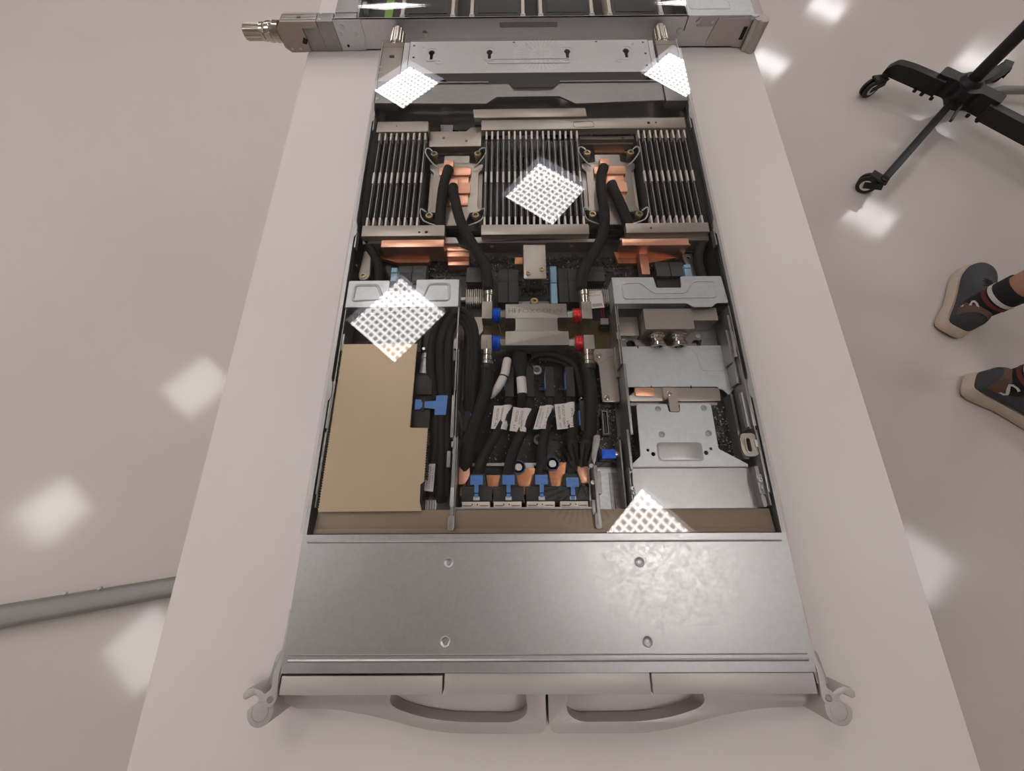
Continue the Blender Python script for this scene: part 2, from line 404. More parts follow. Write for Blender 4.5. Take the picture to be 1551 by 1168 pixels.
# ------------------------------------------------------------------ main server tray: chassis
H = 43.6
tray = thing('server_tray', (0, 0, 0), 'open grey sheet-metal server tray in the middle of the table with plain front lid', 'server tray')
b = MB(); b.box(-217, 217, -106, 690, 0.4, 2.0); b.part('floor_pan', M['zincdark'], tray)
for s_ in (-1, 1):
    b = MB()
    xo, xi = s_ * 219, s_ * 217.4
    b.box(min(xo, xi), max(xo, xi), -106, 692, 0.4, H - .6)
    b.box(min(xo, s_ * 215.6), max(xo, s_ * 215.6), -2, 560, H - 1.2, H - .3)
    for y in (536, 345, 140):
        m0 = len(b.v); b.prism(rpoly([(s_ * 218.6, y - 14), (s_ * 213.2, y - 9), (s_ * 213.2, y + 4), (s_ * 216, y + 15), (s_ * 218.6, y + 18)], 2), H - 2, H - .1)
        b.box(min(s_ * 212.6, s_ * 214), max(s_ * 212.6, s_ * 214), y - 26, y - 2, H - 8, H - 1)
    w = b.part('side_wall', M['zinc'], tray)
    for y, zz in ((302, 30), (500, 26)): MB().cyl((s_ * 217.4, y, zz), (-s_, 0, 0), 5, 2.2, 10).part('stud', M['chrome'], w)
    b = MB(); b.box(min(s_ * 217.3, s_ * 214.8), max(s_ * 217.3, s_ * 214.8), 240, 562, 2, 36); b.part('liner', M['black'], tray)
    b = MB()
    b.box(min(s_ * 213.4, s_ * 212.2), max(s_ * 213.4, s_ * 212.2), 24, 238, 2, 41)
    b.box(min(s_ * 214.8, s_ * 211.4), max(s_ * 214.8, s_ * 211.4), 100, 150, 38, 42)
    b.box(min(s_ * 214.6, s_ * 212.2), max(s_ * 214.6, s_ * 212.2), 36, 96, 39.5, 41.5)
    b.box(min(s_ * 213, s_ * 210), max(s_ * 213, s_ * 210), 186, 206, 34, 40)
    b.part('inner_rail', M['zincdark'], tray, bev=.3)

# rear deck with keyholes
def keyhole(x, y):
    o = []
    for k in range(15):
        a = -1.05 + (math.pi + 2.1) * k / 14; o.append((x + 4.6 * math.cos(a), y + 4 + 5.4 * math.sin(a)))
    o += [(x - 2.2, y - 10), (x, y - 11), (x + 2.2, y - 10)]
    return o
kx = (-144, -59, 55, 141)
b = MB()
sm = [circ(x, y, 1.8, 12) for x, y in ((-171, 682), (-170, 656), (-168, 632), (168, 685), (169, 660), (168, 634))]
b.plate([(-177, 622), (175, 622), (175, 691), (-177, 691)], [keyhole(x, 662) for x in kx] + sm + [rrect(-25, -21, 686, 689, 1), rrect(97, 101, 686, 689, 1)], H - 2.0, H - .7)
b.box(-122, 168, 620.6, 622, 22, H - .7); b.box(-177, -122, 620.6, 622, 34, H - .7)
deck = b.part('rear_deck', M['deck'], tray)
b = MB(); b.plate(rrect(-62, 59, 640, 651, 5), [rrect(-60.6, 57.6, 641.4, 649.6, 4.4)], H - .7, H - .1); b.part('pressed_slot', M['deck'], deck)
for x in kx:
    b = MB(); b.plate(rrect(x - 8.5, x + 8.5, 646, 676, 7), [rrect(x - 7.6, x + 7.6, 647, 675, 6.4)], H - .7, H - .35); b.part('keyhole_rim', M['deck'], deck)
for x in (-132, 129): screw('deck_screw', x, 645, H - .7, deck, 5, .6, 'deck')
for x, y in ((-157, 679), (153, 682), (-4, 684)): screw('rivet', x, y, H - .7, deck, 2.6, .4, 'steel')
for x0, x1 in ((-186, -178), (176, 183)): MB().box(x0, x1, 624, 690, 30, H - 1.2).part('deck_rail', M['deck'], tray)
b = MB(); b.box(-216, 216, 690, 692, .4, 36); b.part('rear_wall', M['zincdark'], tray)

# rear cross bar with its notch
b = MB(); bar = [(-186, 565), (-62, 563), (-48, 576.5), (40, 577), (62, 562), (186, 567), (186, 604), (42, 603), (29, 588), (-23, 588), (-31, 602), (-186, 604)]
b.prism(rpoly(bar, 1.5, 2), 37.4, 39.4); b.box(-186, -60, 604, 606, 28, 41); b.box(42, 186, 604, 606, 28, 41)
b.part('rear_cross_bar', M['zincdark'], tray)
MB().box(-180, 180, 608, 619, 20, 22).part('rear_inner_shelf', M['zincdark'], tray)

# front lid, bezels, ears
b = MB()
b.prism([(-219, -107), (219, -107), (219, 0), (-219, 0)], H - 1.2, H)
for y0, y1, e in ((-99.5, -97.2, 4), (-94.8, -93.6, 4), (-7.4, -5.6, 5)):
    xa, xb = -219 + e, 219 - e; b.add([(xa, y0, H), (xb, y0, H), (xb, y1, H), (xa, y1, H), (xa + 1, (y0 + y1) / 2, H + .55), (xb - 1, (y0 + y1) / 2, H + .55)],
          [(0, 1, 5, 4), (2, 3, 4, 5), (1, 2, 5), (3, 0, 4)])
b.box(-218.6, 218.6, -.8, 0, H - 6, H - .6)
lid = b.part('front_lid', M['zinc'], tray)
for x in (-85, 84):
    for y in (-24, -85):
        b = MB(); b.lathe((x, y, H - .1), (0, 0, 1), [(0, 4.4), (.5, 4.4), (.7, 3.9), (.35, 3.1), (.2, 1.9), (.65, 1.6), (.65, 1.0), (.2, .9), (.2, .01)], 24)
        b.part('pressed_rivet', M['zinc'], lid)
for x0, x1, y1 in ((-218.5, -86.2, -109.3), (-84.6, 83.6, -107.6), (85, 217.6, -107.9)):
    MB().box(x0, x1, -122.6, y1, 4, 41.6).part('front_bezel', M['bezel'], tray, bev=.6)
MB().box(-214, 214, -108, -106.4, 6, 40).part('front_bulkhead', M['black'], tray)
for s_ in (-1, 1):
    b = MB()
    pts = [(219.2, -60), (220.8, -60), (221.4, -96), (225.4, -107), (225.0, -118), (229.4, -121), (230.4, -126), (227, -130.6), (221.6, -129.6), (219.4, -125), (220.6, -109), (219.2, -98)]
    b.prism([(s_ * x, y) for x, y in rpoly(pts, [0, 0, 2, 3, 2, 3, 3, 3, 3, 3, 3, 2])], 40.8, 42.6)
    b.box(min(s_ * 219.2, s_ * 220.6), max(s_ * 219.2, s_ * 220.6), -98, -20, 4, 40)
    ear = b.part('ear_bracket', M['bezel'], tray, bev=.5)
    b = MB(); b.lathe((s_ * 224.6, -125, 42.5), (0, 0, 1), [(0, 2.6), (.5, 2.6), (.7, 2.0), (.4, 1.6), (.4, .01)], 20); b.part('pivot_pin', M['zincdark'], ear)
    b = MB(); b.prism([(s_ * x, y) for x, y in rpoly([(221, -88), (230, -96), (233.5, -118), (224, -118)], [1, 3, 2, 1])], 3, 33); b.part('ear_block', M['zincdark'], ear, bev=.6)

# cross braces over the drive bays
def brace(outer, rings, ring=.95):
    b = MB(); b.prism(rpoly(outer, 1.6, 3), H - 1.9, H - .7)
    for r in rings:
        R = rpoly(r, 4, 4); cx = sum(p[0] for p in R) / len(R); cy = sum(p[1] for p in R) / len(R)
        path = [(x, y, H - .7 - max(0, ring - 1) * .7) for x, y in R]; b.tube(path + path[:1], ring, 8, smooth=False)
    return b
bL = brace([(-213, 272), (-167, 272), (-167, 257.5), (-136, 257.5), (-136, 273), (-89, 273), (-88, 238), (-213, 238)],
           [[(-205, 266), (-180, 266), (-172, 248), (-206, 246)], [(-122, 267), (-99, 267), (-98, 246), (-129, 246)]], 1.9)
bL.box(-213, -88, 237.6, 238.8, 30, H - .8); bL.box(-89, -87.8, 238, 273, 22, H - .8)
bL.part('cage_brace', M['steel'], tray)
bR = brace([(86, 274), (133, 274), (135, 260), (163, 260), (164, 275), (210, 275), (212, 240), (199, 240), (193, 235), (173, 235), (166, 240), (86, 240)],
           [[(97, 266), (117, 267), (131, 253), (167, 253), (178, 268), (201, 268), (200, 247), (97, 246)]])
bR.box(86, 166, 239.8, 241, 32, H - .8); bR.box(86, 87.2, 240, 274, 22, H - .8)
bR.part('cage_brace', M['steel'], tray)

# divider beside the tan card and its latch
b = MB()
b.box(-88, -87, 134, 238, 4, 40); b.box(-87.8, -86.2, 140, 238, 40, 41.5)
b.box(-85.6, -84.8, 90, 188, 4, 39); b.box(-89.5, -86.5, 90, 134, 6, 41.8)
b.box(-86.4, -85.2, 12, 92, 4, 40); b.box(-83.2, -82.2, 12, 92, 4, 38)
b.prism(rrect(-88, -82, -1 + 4, 16, 2.5), 38.6, 40.6); b.box(-86.6, -83.4, 14, 90, 38, 39.6)
b.box(-93, -89.6, 62, 78, 18, 34); b.box(-92, -89, 176, 194, 20, 34)
b.box(-88, -86, 80, 86, 36, 42); b.box(-91, -88, 188, 200, 24, 39)
dv = b.part('divider', M['zincdark'], tray, bev=.25)
MB().prism(rrect(-87, -83.4, 24, 42, 1.6), 39.6, 40.4).part('divider_latch', M['steel'], dv)
b = MB(); b.box(-94, -90.5, 130, 182, 6, 16); b.part('divider_bracket', M['champ'], dv)
# divider beside the nozzle bay
b = MB()
b.box(86.6, 87.8, 168, 240, 4, 41); b.box(88.6, 89.6, 168, 240, 4, 41); b.box(86, 91, 160, 196, 8, 24)
b.box(89, 91.6, 92, 168, 4, 41.6); b.box(86.2, 88.8, 58, 98, 4, 38); b.box(84.8, 86, 24, 60, 4, 37); b.box(81, 82.6, 24, 90, 3, 26)
b.box(85.6, 89, 198, 206, 34, 40); b.box(85, 90, 56, 61, 24, 30)
dv2 = b.part('divider', M['zincdark'], tray, bev=.25)
screw('thumb_stud', 86, 40, 38, dv2, 2.6, 3, 'steel'); screw('thumb_stud', 87, 36, 36, dv2, 2.0, 3, 'steel')
b = MB(); b.box(50.4, 53.2, 8, 62, 14, 41); b.prism(rpoly([(51, 62), (58, 84), (59, 92), (53, 92), (49, 70)], 2), 36, 40); b.prism(rrect(48, 54, -8 + 12, 18, 2.5), 39, 40.6)
b.box(46.6, 50, 16, 30, 30, 38); b.prism(rrect(55, 58.5, 36, 58, 1), 22, 32)
dv3 = b.part('divider', M['zincdark'], tray, bev=.25)
for x, y in ((48.6, 62), (48.8, 46)): screw('rivet', x, y, 37, dv3, 2.2, 1.5, 'steel')
MB().box(61, 85, 22, 64, 2.5, 4).part('floor_plate', M['steel'], tray)
for x0, x1, y0, y1, zz in ((72.5, 82, 23, 60, 5.2), (76, 81, 23, 36, 8)): MB().box(x0, x1, y0, y1, 4, zz).part('floor_plate_step', M['zincdark'], tray)

# ------------------------------------------------------------------ rear corner coupling blocks with nozzles
for s_, lab in ((-1, 'champagne metal corner block with ribbed nozzle behind the tan card side of the tray'), (1, 'champagne metal corner block with ribbed nozzle behind the chrome twin-nozzle side of the tray')):
    cb = thing('coupling_block', (s_ * 202, 640, 2), lab, 'coupling block', 'rear corner coupling blocks')
    b = MB(); b.box(s_ * 202 - 15.2, s_ * 202 + 15.2, 606, 690, 2.1, 42.6); b.part('block', M['champ'], cb, bev=.8)
    b = MB(); b.box(s_ * 202 - 15.2, s_ * 202 + 15.2, 562, 605.6, 30, 42.2); b.part('front_block', M['zincdark'], cb, bev=.6)
    MB().box(s_ * 202 - 15.6, s_ * 202 + 15.6, 679.4, 680, 41, 42.7).part('seam', M['engrave_shade'], cb)
    b = MB(); b.plate(rrect(s_ * 202 - 4, s_ * 202 + 4, 655.5, 661.5, .6), [rrect(s_ * 202 - 3.2, s_ * 202 + 3.2, 656.2, 660.8, .4)], 42.6, 42.9); b.part('window_rim', M['engrave_shade'], cb)
    MB().box(s_ * 202 - 3.2, s_ * 202 + 3.2, 656.2, 660.8, 42.55, 42.66).part('window_recess', M['hole'], cb)
    for y in ((636, 624, 571) if s_ < 0 else (571,)): screw('screw', s_ * 216 if y > 600 else s_ * 214, y, 42.2 if y < 600 else 42.6, cb, 2.3, .5, 'steel')
    b = MB(); b.lathe((s_ * 202, 690, 30), (0, 1, 0), [(0, 11.5), (4, 11.5), (4.5, 9.5), (7, 9.5), (7.5, 11), (12, 11), (12.5, 9.6), (46, 9.6), (47, 8.8), (47, 6), (30, 6), (30, .01)], 28)
    for k in range(14):
        a = 2 * math.pi * k / 14; b.obox((s_ * 202 + 9.6 * math.cos(a), 704, 30 + 9.6 * math.sin(a)), (0, 30, 0), 1.3, 1.3)
    b.part('nozzle', M['chrome'], cb)

# ------------------------------------------------------------------ main circuit board
mb_ = thing('circuit_board', (0, 300, 3), 'large black circuit board lying across the bottom of the server tray', 'circuit board')
MB().box(-212, 212, 240, 556, 3, 6).part('board', M['pcb'], mb_)
def bits(n, boxes, zt, seed, size=(1, 3), hmax=2.2):
    rnd = random.Random(seed); b = MB()
    for _ in range(n):
        x0, x1, y0, y1 = boxes[rnd.randrange(len(boxes))]
        x = rnd.uniform(x0, x1); y = rnd.uniform(y0, y1); w = rnd.uniform(*size); l = rnd.uniform(*size); h = rnd.uniform(.5, hmax)
        if rnd.random() < .3: x, y = round(x / 4) * 4, round(y / 4) * 4
        b.box(x - w / 2, x + w / 2, y - l / 2, y + l / 2, zt, zt + h)
    return b
areas = [(-180, -60, 276, 330), (-60, 60, 300, 332), (60, 180, 276, 330), (-20, 20, 276, 330), (-200, 200, 540, 554), (-140, 140, 480, 500)]
bits(1300, areas, 6, 3, (1, 3.0), 2.5).part('small_components', M['chip'], mb_, kind='stuff')
bits(600, areas, 6, 5, (.4, 1.3), 3.0).part('solder_points', M['solder'], mb_, kind='stuff')
for cx in (-102, 102): MB().box(cx - 36, cx + 36, 366, 500, 6, 11.9).part('socket', M['black'], mb_)
for cx in (-150, -60, 40, 120): MB().box(cx - 20, cx + 20, 540, 556, 6, 14).part('connector', M['black'], mb_)
MB().box(-139, -113, 549.5, 563.5, 7, 8).solo('sticker', M['paper'], 'small white printed sticker beside the rear memory frame, near the rear cross bar', 'sticker')
st = bpy.data.objects['sticker']
b = MB()
for k, t in enumerate(('S000022', 'MAC 07 2K4', 'P/N 6991')):
    text_on(b, t, lambda u, v: (u, v, 8.05), -138, -126, 560 - k * 4 - 1.2, 560 - k * 4 + 1.4)
b.part('print', M['ink'], st)

front = thing('circuit_board', (0, 130, 3), 'black circuit board under the four labelled cables in the middle bay', 'circuit board')
MB().box(-80, 85, 66, 202, 3, 6).part('board', M['pcb'], front)
fa = [(-60, 84, 70, 198), (30, 84, 72, 140)]
bits(420, fa, 6, 9, (1, 3), 2.2).part('small_components', M['chip'], front, kind='stuff')
bits(420, fa, 6, 11, (.4, 1.2), 2.6).part('solder_points', M['solder'], front, kind='stuff')
for x, y in ((0, 175), (0, 95)):
    b = MB(); b.plate(circ(x, y, 5.4, 24), [circ(x, y, 3.2, 24)], 6, 9.4); b.part('washer', M['steel'], front)
    screw('board_screw', x, y, 7.5, front, 3.2, 3.0, 'chrome')
b = MB(); b.plate(rrect(68, 75.5, 98, 126.5, .6), [rrect(69.6, 74, 100, 124.5, .3)], 6, 12); b.box(71.2, 72.4, 101, 123.5, 6, 11)
b.part('board_connector', M['chip'], front); MB().plate(rrect(69.2, 74.4, 99.6, 125, .4), [rrect(69.7, 73.9, 100.1, 124.5, .3)], 12, 12.2).part('connector_rim', M['solder'], front)

side = thing('circuit_board', (196, 100, 3), 'narrow dark circuit board strip showing beside the riveted steel plate', 'circuit board')
MB().box(92, 210, 66, 136, 3, 8).part('board', M['pcb'], side)
sa = [(183, 204, 72, 132), (92, 101, 74, 128)]
bits(300, sa, 8, 19, (.8, 2.6), 2.2).part('small_components', M['chip'], side, kind='stuff')
bits(300, sa, 8, 21, (.4, 1.2), 2.6).part('solder_points', M['solder'], side, kind='stuff')

# ------------------------------------------------------------------ memory modules
ORD = ['first', 'second', 'third', 'fourth', 'fifth', 'sixth', 'seventh', 'eighth', 'ninth', 'tenth', 'eleventh', 'twelfth', 'thirteenth', 'fourteenth', 'fifteenth', 'sixteenth', 'seventeenth']
banks = [([-205 + 7.7 * i for i in range(9)], 'bank of nine on the tan card side', '%s of nine counted from the tray wall on the tan card side'),
         ([-61 + 7.6 * i for i in range(17)], 'middle bank of seventeen', '%s of the middle seventeen counted from the tan card side'),
         ([143.3 + 7.72 * i for i in range(9)], 'bank of nine on the chrome nozzle side', '%s of nine beyond the chrome-side cold plate, counted from that plate')]
def make_dimm(x, lab, grp):
    t = thing('memory_module', (x, 433, 8), lab, 'memory module', grp)
    MB().box(x - .7, x + .7, 355, 511, 8, 36.4).part('board', M['pcb'], t)
    b = MB()
    for s_ in (-1, 1):
        b.box(x + s_ * 1.5 - .6, x + s_ * 1.5 + .6, 369, 495, 12, 35); b.box(x + s_ * 1.9 - .35, x + s_ * 1.9 + .35, 372, 420, 14, 34); b.box(x + s_ * 1.9 - .35, x + s_ * 1.9 + .35, 442, 492, 14, 34)
    b.part('heat_spreader', M['spread'], t)
    b = MB(); b.box(x - .5, x + .5, 369, 421, 36.4, 36.9); b.box(x - .5, x + .5, 441, 496, 36.4, 36.9); b.part('top_edge', M['zincdark'], t)
    for y0, y1 in ((354.6, 367), (422, 440), (497, 511.6)): MB().box(x - 1.15, x + 1.15, y0, y1, 30, 38).part('clip', M['clip'], t)
    return t
first = None
for xs, where, frm in banks:
    for i, x in enumerate(xs):
        lab = 'black memory module, ' + frm % ORD[i]; grp = 'memory modules in the ' + where
        if first is None: first = make_dimm(x, lab, grp)
        else: dup(first, (x, 433, 8), lab, grp)

# frames that hold the memory rows
def bar_thing(poly, z0, z1, lab, holes=(), bev=.5, name='memory_frame_bar', mk='champ'):
    b = MB(); b.plate(poly, holes, z0, z1); return b.solo(name, M[mk], lab, 'frame bar', 'memory frame bars', bev=bev)
o = bar_thing([(-209.5, 510), (-139.5, 510), (-140.5, 529), (-209.5, 529)], 31, 40, 'short champagne bar over the rear ends of the nine modules on the tan card side', [circ(-183, 520, 1, 10)])
o = bar_thing([(-68, 512), (207.5, 513), (208, 532.5), (-68, 531)], 31, 40, 'long champagne bar over the rear ends of the middle and chrome-side memory banks', [circ(158, 522.5, 2.2, 14), circ(168, 523, 1.4, 12)])
b = MB(); b.plate(rrect(56, 84, 515, 526, 4), [rrect(56.6, 83.4, 515.6, 525.4, 3.6)], 40, 40.3); b.part('pressed_outline', M['engrave_shade'], o)
b = MB(); b.prism([(-78, 532), (75, 532.5), (74, 549), (-80, 548)], 36, 42.4); b.solo('memory_frame_bar', M['champ'], 'wide champagne plate standing behind the middle memory bank, one corner notched', 'frame bar', 'memory frame bars', bev=.5)
b = MB(); b.prism([(-139.5, 494), (-68.5, 494.5), (-68.5, 530), (-83, 530), (-90, 522.5), (-139.5, 522.5)], 20, 30)
o = b.solo('memory_frame_bar', M['champ'], 'low champagne bridge bar behind the cold plate nearest the tan card', 'frame bar', 'memory frame bars', bev=.5)
for x, y in ((-120, 510), (-89, 504)): screw('screw', x, y, 30, o, 2, .4, 'engrave_shade')
b = MB(); b.box(66, 139.5, 503, 511.5, 14, 24); b.box(66, 139.5, 505, 511, 24, 30); o = b.solo('memory_frame_bar', M['champ'], 'low champagne bridge bar behind the cold plate nearest the chrome twin nozzles', 'frame bar', 'memory frame bars', bev=.5)
screw('screw', 124, 507, 30, o, 2, .4, 'engrave_shade')
MB().box(88, 130, 497, 502.8, 10, 16).solo('copper_strip', M['copperd'], 'thin copper strip behind the cold plate nearest the chrome twin nozzles', 'copper strip')
o = bar_thing([(-208.5, 337), (-108.5, 337), (-109, 353), (-208.5, 353)], 31, 40, 'champagne bar over the front ends of the nine modules on the tan card side', [circ(-139, 342.5, 1.4, 12), circ(-130.5, 342.5, 2, 14)])
o = bar_thing([(-64.5, 338), (65.5, 338), (65.5, 353), (-64.5, 353)], 31, 40, 'champagne bar over the front ends of the middle memory bank')
o = bar_thing([(110, 339), (210, 340), (210, 354), (110, 353.5)], 31, 40, 'champagne bar over the front ends of the nine modules on the chrome nozzle side', [circ(140, 346, 1.4, 12)])
b = MB()
b.prism(rpoly([(-209.5, 342), (-209.5, 334.5), (-93, 334.5), (-96, 341.6), (-100, 342)], 1.5), 28, 31)
b.prism(rpoly([(-73, 342), (-72, 334.5), (78, 335), (84, 344), (107, 344), (103, 336), (212, 336.5), (212, 343)], 1.5), 28, 31)
b.box(-209.5, -93, 333.4, 334.6, 10, 31); b.box(-72, 78, 333.4, 335, 12, 31); b.box(104, 212, 335, 336.4, 10, 31)
o = b.solo('cross_rail', M['champ'], 'thin champagne rail running across the tray in front of all memory banks', 'rail')
for x in (-182, -52, 0, 46, 190): MB().cyl((x, 333.6, 24), (0, -1, 0), .8, 2.2, 12).part('rivet', M['clip'], o)

# ------------------------------------------------------------------ cold plates
def cold_plate(cx, lab, up, low, mirror):
    t = thing('cold_plate', (cx, 425, 12), lab, 'cold plate', 'cold plates on the processors')
    b = MB(); b.plate(rpoly([(cx - 17, 484), (cx + 17, 484), (cx + 17, 471), (cx + 35.5, 468), (cx + 35.5, 460), (cx + 30, 454), (cx + 30, 396), (cx + 33, 388), (cx + 20, 386), (cx + 14, 366), (cx - 12, 366), (cx - 14, 386), (cx - 33, 388), (cx - 30, 396), (cx - 30, 454), (cx - 35.5, 460), (cx - 35.5, 468), (cx - 17, 471)], 1.6, 3), [], 18, 24)
    b.part('base_plate', M['champ'], t, bev=.4)
    b = MB(); b.box(cx - 35, cx + 35, 394, 462, 12, 19); b.part('frame', M['clip'], t, bev=.5); b = MB(); b.box(cx - 37, cx + 37, 364, 392, 12, 16); b.box(cx - 37, cx + 37, 464, 492, 12, 16); b.part('socket_frame', M['black'], t, bev=.5)
    MB().prism(rpoly([(cx - 21, 443), (cx + 20.5, 443), (cx + 20.5, 457), (cx - 21, 457)], 2.5), 24, 30).part('copper_pad', M['copper'], t, bev=.4)
    MB().prism(rpoly([(cx - 12, 429), (cx + 18.5, 443), (cx + 18.5, 430), (cx + 20.5, 429), (cx + 20.5, 415), (cx - 22, 415), (cx - 22, 429)][0:0] or [(cx - 18, 443), (cx + 17.5, 443), (cx + 17.5, 432), (cx + 20, 430), (cx + 20, 415), (cx - 20, 415), (cx - 20, 430), (cx - 18, 432)], .8), 24, 28).part('copper_pad', M['copper'], t, bev=.3)
    MB().box(cx - 15, cx + 17.5, 397, 415, 24, 26).part('copper_pad', M['copper'], t, bev=.3)
    x, y, z1 = up; MB().box(x - 6, x + 6, y - 6, y + 6, 28, z1).part('copper_elbow', M['copper'], t, bev=.6)
    x, y, z1 = low; MB().box(x - 6, x + 6, y - 5, y + 6, 26, z1).part('copper_elbow', M['copper'], t, bev=.6)
    for sx in (-1, 1):
        for y in (477, 374):
            px = cx + sx * 29; b = MB(); b.lathe((px, y, 12), (0, 0, 1), [(0, 3.4), (17, 3.4), (18, 4.8), (21, 4.8), (22, 4.2), (22, 2.6), (19, 2.4), (19, .01)], 18)
            st_ = b.part('standoff', M['brass'], t)
            MB().lathe((px, y, 31), (0, 0, 1), [(0, 2.4), (1.6, 2.2), (1.6, .01)], 6).part('hex_socket', M['engrave_shade'], st_)
            q = 1 if y > 425 else -1
            b = MB(); b.tube([(px + sx * 2, y + q * 1, 33), (px + sx * 6, y + q * 5.5, 33), (px + sx * 10.5, y + q * 6, 32), (px + sx * 10.5, y - q * 2, 31), (px + sx * 2, y - q * 13, 27), (px - sx * 5, y - q * 18, 24)] if q > 0 else
                             [(px + sx * 3, y + 3, 32), (px + sx * 10, y + 8, 32), (px + sx * 11, y + 2, 31), (px + sx * 6, y - 8, 29), (px - sx * 9, y - 12, 25)], .95, 8)
            b.v = [Vector((v.x, v.y, v.z + 3.5)) for v in b.v]; b.part('retainer_wire', M['steel'], t)
    return t
cold_plate(-101.5, 'cold plate with copper pads and two hoses, nearest the tan card', (-109, 453, 40), (-102.5, 425, 36), 1)
cold_plate(102, 'cold plate with copper pads and two hoses, nearest the chrome twin nozzles', (93, 453, 40), (101, 424, 30), -1)

# ------------------------------------------------------------------ hoses
HO = 'woven black coolant hoses'
def hose(path, r, lab, name='hose', mk='sleeve', grp=HO, ribs=.03, cat='hose', per=None):
    b = MB(); b.tube(path, r, 14, ribs=ribs); return b.solo(name, M[mk], lab, cat, grp, ang=60)
hose([(-109, 448, 36), (-111, 440, 36), (-114.5, 420, 35), (-116, 399, 34), (-117, 378, 31), (-117, 362, 26), (-117, 352, 20)], 6.4, 'black hose from the upper copper elbow down past the tan-side cold plate')
hose([(-102.5, 420.5, 33), (-101.5, 408, 34), (-98.5, 394, 35), (-94, 374, 36), (-88, 355, 36.5), (-78, 333, 36.5), (-66, 311, 36), (-58.5, 293, 36), (-55.5, 276, 36), (-55, 264, 36)], 6.3, 'black hose running from the tan-side cold plate to the upper blue fitting')
hose([(92.5, 448, 36), (89, 438, 36.5), (86, 424, 37), (86, 404, 37), (87, 378, 37), (85, 352, 37), (79, 331, 36), (67.5, 310, 35), (56.5, 290, 35), (52.5, 276, 36), (52, 264, 36)], 6.4, 'black hose running from the chrome-side cold plate to the upper red fitting')
hose([(101, 424, 32), (103, 412, 33), (107, 396, 34), (112.5, 378, 32), (117, 363, 27), (119, 354, 20)], 6.4, 'short thick black hose bending off the lower elbow of the chrome-side cold plate')
hose([(-209, 556, 26), (-209, 520, 33), (-211.5, 480, 34), (-212, 420, 33), (-212, 380, 31), (-211, 358, 29), (-206, 338, 26), (-196, 321, 23), (-190, 306, 20), (-188, 288, 17), (-188, 276, 14)], 5.6, 'black hose lying along the tray wall beside the tan-side memory bank')
hose([(211, 556, 26), (211, 520, 32), (212, 480, 33), (213, 420, 32), (213, 377, 29), (212, 352, 26), (206, 335, 24), (200, 320, 22), (199.5, 306, 20), (203, 290, 16), (204, 276, 12)], 5.6, 'black hose lying along the tray wall beside the chrome-side memory bank')
hose([(-53.5, 171, 32), (-54.5, 158, 31), (-56, 142, 30), (-60, 128, 29), (-64, 115, 28), (-69, 100, 27), (-73, 86, 25), (-75.5, 70, 22), (-76, 60, 18)], 6.8, 'thick black hose leaving the lower blue fitting towards the front')
hose([(52.5, 170, 31), (54, 158, 30), (55, 142, 29), (54.5, 124, 28), (53.5, 108, 26), (51, 94, 24), (46, 80, 22), (42, 68, 20), (41, 60, 17)], 6.6, 'thick black hose leaving the lower red fitting towards the front')

# ------------------------------------------------------------------ copper blocks in the middle strip
cl = thing('copper_block', (-146, 325, 8), 'wide polished copper block in front of the memory on the tan card side', 'copper block', 'copper heat blocks')
MB().box(-184, -109, 322.5, 333, 10, 38).part('block', M['copper'], cl, bev=.5)
b = MB(); b.prism([(-192, 333), (-192, 325), (-171, 317.5), (-131, 317.5), (-128, 326), (-128, 333)], 8, 15); b.part('foot', M['copperd'], cl, bev=.4)
b = MB(); b.prism([(-109, 333), (-96, 333), (-80, 325.5), (-109, 325.5)], 22, 27); b.box(-107, -79, 317.5, 326, 16, 26); b.box(-106, -80, 309.5, 318, 8, 20)
b.part('stepped_arm', M['copper'], cl, bev=.4)
cr = thing('copper_block', (144, 325, 8), 'wide polished copper block in front of the memory on the chrome nozzle side', 'copper block', 'copper heat blocks')
MB().box(104, 183.5, 322.5, 332, 10, 38).part('block', M['copper'], cr, bev=.5)
MB().prism([(128, 323), (139, 323), (138.4, 293), (128.6, 293)], 10, 22).part('tab', M['copper'], cr, bev=.4)
MB().prism([(100, 332), (183, 332), (183, 324), (142, 315), (104, 315)], 8, 14).part('foot', M['copperd'], cr)
MB().box(-24, -14, 309, 319, 8, 22).solo('copper_block', M['copperd'], 'small copper cube beside the steel tab over the board centre', 'copper block', 'copper heat blocks', bev=.4)

# ------------------------------------------------------------------ middle strip: connectors, latches, tab
def socket_block(x0, x1, y0, y1, z1, lab, cols=2):
    t = thing('board_socket', ((x0 + x1) / 2, (y0 + y1) / 2, 6), lab, 'socket', 'black board sockets'); w = (x1 - x0) / cols
    for k in range(cols):
        a = x0 + w * k + .5; c = x0 + w * (k + 1) - .5; ym = y0 + (y1 - y0) * .62
        MB().box(a, c, ym + .4, y1, 6, z1).part('housing', M['chip'], t, bev=.4); MB().box(a, c, y0, ym - .4, 6, z1 + 1.5).part('housing', M['chip'], t, bev=.4)
    return t
socket_block(-166, -131, 282, 309, 20, 'pair of dark sockets beside the pale blue latch at the tan-side brace')
socket_block(-83, -64, 284, 306, 20, 'dark socket beside the copper stepped arm and the coolant hose', 1)
socket_block(62, 84, 284, 306, 20, 'dark socket between the red-fitting hose and the copper tab', 1)
socket_block(147, 182, 292, 313, 18, 'pair of dark sockets beside the copper tab behind the notched brace')
def tall_conn(x0, x1, lab):
    t = thing('tall_connector', ((x0 + x1) / 2, 275, 6), lab, 'connector', 'tall black connectors'); xm = (x0 + x1) / 2
    for a, c in ((x0, xm - .3), (xm + .3, x1)):
        MB().box(a, c, 282, 299, 6, 25).part('housing', M['black'], t, bev=.4); MB().box(a, c, 253, 281.4, 6, 26).part('housing', M['black'], t, bev=.4)
